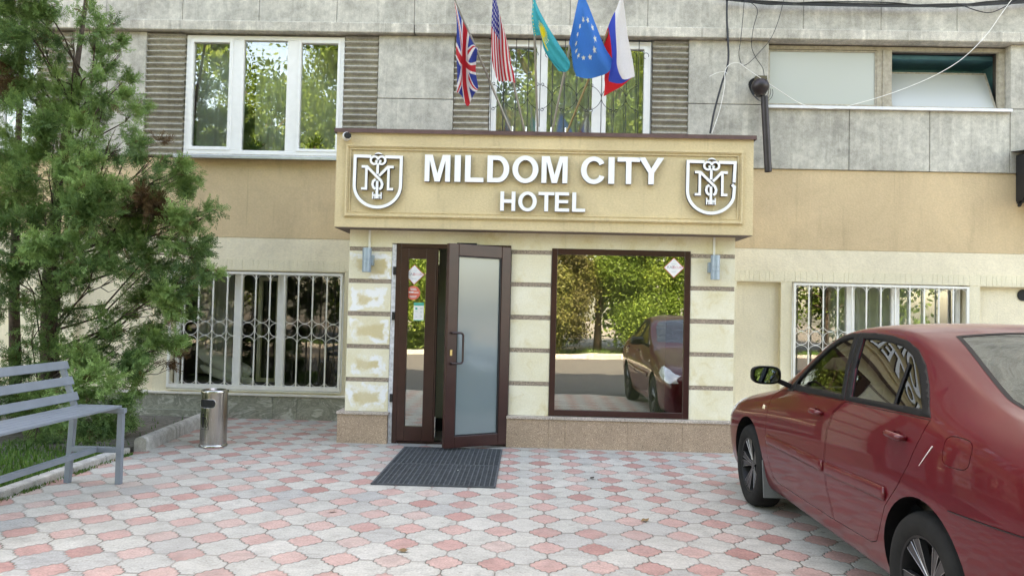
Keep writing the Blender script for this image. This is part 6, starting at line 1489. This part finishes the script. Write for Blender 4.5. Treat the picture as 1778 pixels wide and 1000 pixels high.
# ================================================================== TREES BEYOND THE ROAD (reflected in the glass)
def tree(x, y, h, rr_, mat, label, seed, low=.18, trunkr=.16, leaf=.085):
    r = np.random.default_rng(seed); T = thing('street_tree', label, 'tree', (x, y, 0), 'trees across the road reflected in the glass'); mb = MB()
    mb.tube([(x, y, -.1), (x + .1, y, h * .25), (x - .1, y + .1, h * .5), (x, y, h * .8)], [trunkr, trunkr * .8, trunkr * .55, trunkr * .2], 10)
    cl = []
    for i in range(44):
        a = r.uniform(0, 2 * PI); zz = h * (low + (1 - low) * r.uniform(0, 1)); k = math.sqrt(max(.05, 1 - ((zz / h - .6) / .5) ** 2)); rad = rr_ * k * r.uniform(.3, 1); c = Vector((x + rad * math.cos(a), y + rad * math.sin(a), zz)); cl.append(c)
        b0 = Vector((x, y, zz * .75)); mb.tube([b0, b0.lerp(c, .5) + Vector((0, 0, .1)), c], [trunkr * .35, trunkr * .2, .02], 6)
    mb.build('trunk', M['barkd'], T, smooth=True); V = []; Tn = []
    for c in cl:
        n = 520 if h > 6 else 1000; R_ = rr_ * r.uniform(.22, .40); p = r.normal(0, .5, (n, 3)) * R_ + np.array(c); a = r.normal(0, 1, (n, 3)); a /= np.linalg.norm(a, axis=1)[:, None]; b = np.cross(a, r.normal(0, 1, (n, 3))); b /= np.linalg.norm(b, axis=1)[:, None]
        s_ = leaf * r.uniform(.6, 1.3, (n, 1)); q = np.stack([p - a * s_, p + b * s_ * .6, p + a * s_, p - b * s_ * .6], 1); V.append(q.reshape(-1, 3)); Tn.append(np.repeat(np.clip(r.uniform(.2, .8) + r.normal(0, .2, n), 0, 1), 4))
    npmesh('crown', np.vstack(V), 4, mat, np.concatenate(Tn), T)
tree(-11.5, -12, 11.5, 3.2, M['leaf'], 'tall leafy tree farthest left across the road', 1); tree(-6.3, -10.8, 12.5, 3.0, M['leaf'], 'tall leafy tree across the road facing upper left window', 2)
tree(-1.2, -13, 10.5, 2.6, M['leafbrown'], 'olive brown tree across the road facing the door', 3); tree(2.6, -11, 12.5, 2.8, M['leaf'], 'tall tree across the road facing the flags', 4)
tree(7.2, -12.5, 11.5, 3.2, M['leaf'], 'broad green tree across the road facing the red car', 5); tree(12.5, -12, 10, 3, M['leaf'], 'leafy tree farthest right across the road', 6)
tree(.9, -9.9, 3.6, 1.5, M['leafbrown'], 'low brownish shrub across the road facing the display window', 7, .1, .05, .05); tree(4.3, -9.8, 4.2, 1.6, M['leaf'], 'low bright green shrub across the road', 8, .08, .05, .05); tree(-3.8, -9.9, 3.2, 1.6, M['leaf'], 'low green shrub across the road left of the brownish one', 9, .08, .05, .05)
tree(8.8, -10, 3.6, 1.7, M['leaf'], 'low green shrub across the road at far right', 10, .08, .05, .05)

for i, (x, y, h) in enumerate([(-17, -17, 16), (-8.6, -18, 18), (-3.6, -17.5, 17), (.6, -18.5, 18), (5.2, -17, 17), (10, -18, 17), (16, -15, 16)]):
    tree(x, y, h, 3.9, M['leaf'], ['dense tree of the far row, %s one from the left' % q for q in ('first', 'second', 'third', 'fourth', 'fifth', 'sixth', 'seventh')][i], 30 + i, .04, .16, .13)

# ================================================================== LIGHT, SKY, CAMERA
SUN_EL = 50
w = bpy.data.worlds.new('World'); sc.world = w; w.use_nodes = True; nt = w.node_tree; bg = nt.nodes['Background']; sk = nt.nodes.new('ShaderNodeTexSky')
sk.sky_type = 'NISHITA'; sk.sun_disc = False; sk.sun_elevation = math.radians(SUN_EL); sk.sun_rotation = math.radians(0); sk.air_density = 1.0; sk.dust_density = 2.5; sk.ozone_density = 1.0
nt.links.new(sk.outputs[0], bg.inputs[0]); bg.inputs[1].default_value = .15
sl_ = bpy.data.lights.new('sun', 'SUN'); sl_.energy = 3.0; sl_.angle = math.radians(.5); sl_.color = (1, .95, .86); so = bpy.data.objects.new('sun', sl_); C.objects.link(so)
dirv = Vector((0, math.cos(math.radians(SUN_EL)), math.sin(math.radians(SUN_EL)))); so.rotation_euler = dirv.to_track_quat('Z', 'Y').to_euler()
cam = bpy.data.cameras.new('camera'); co = bpy.data.objects.new('camera', cam); C.objects.link(co); cam.sensor_width = 36; cam.lens = FPX / 1778 * 36; cam.clip_end = 500; cam.clip_start = .05
mw = Matrix.Identity(4)
for i, v in enumerate((RT, UP, -FW)):
    for j in range(3): mw[j][i] = v[j]
mw[2][3] = CAMH; co.matrix_world = mw; sc.camera = co
sc.view_settings.view_transform = 'Standard'; sc.view_settings.look = 'None'; sc.view_settings.gamma = 1; sc.view_settings.exposure = 3.25
sc.view_settings.use_curve_mapping = False
try:
    sc.view_settings.use_white_balance = True; sc.view_settings.white_balance_temperature = 9600; sc.view_settings.white_balance_tint = 14
except Exception as ex: print(ex)
sc.cycles.max_bounces = 10; sc.cycles.transparent_max_bounces = 16; sc.cycles.glossy_bounces = 5; sc.cycles.use_denoising = True; sc.cycles.sample_clamp_indirect = 8
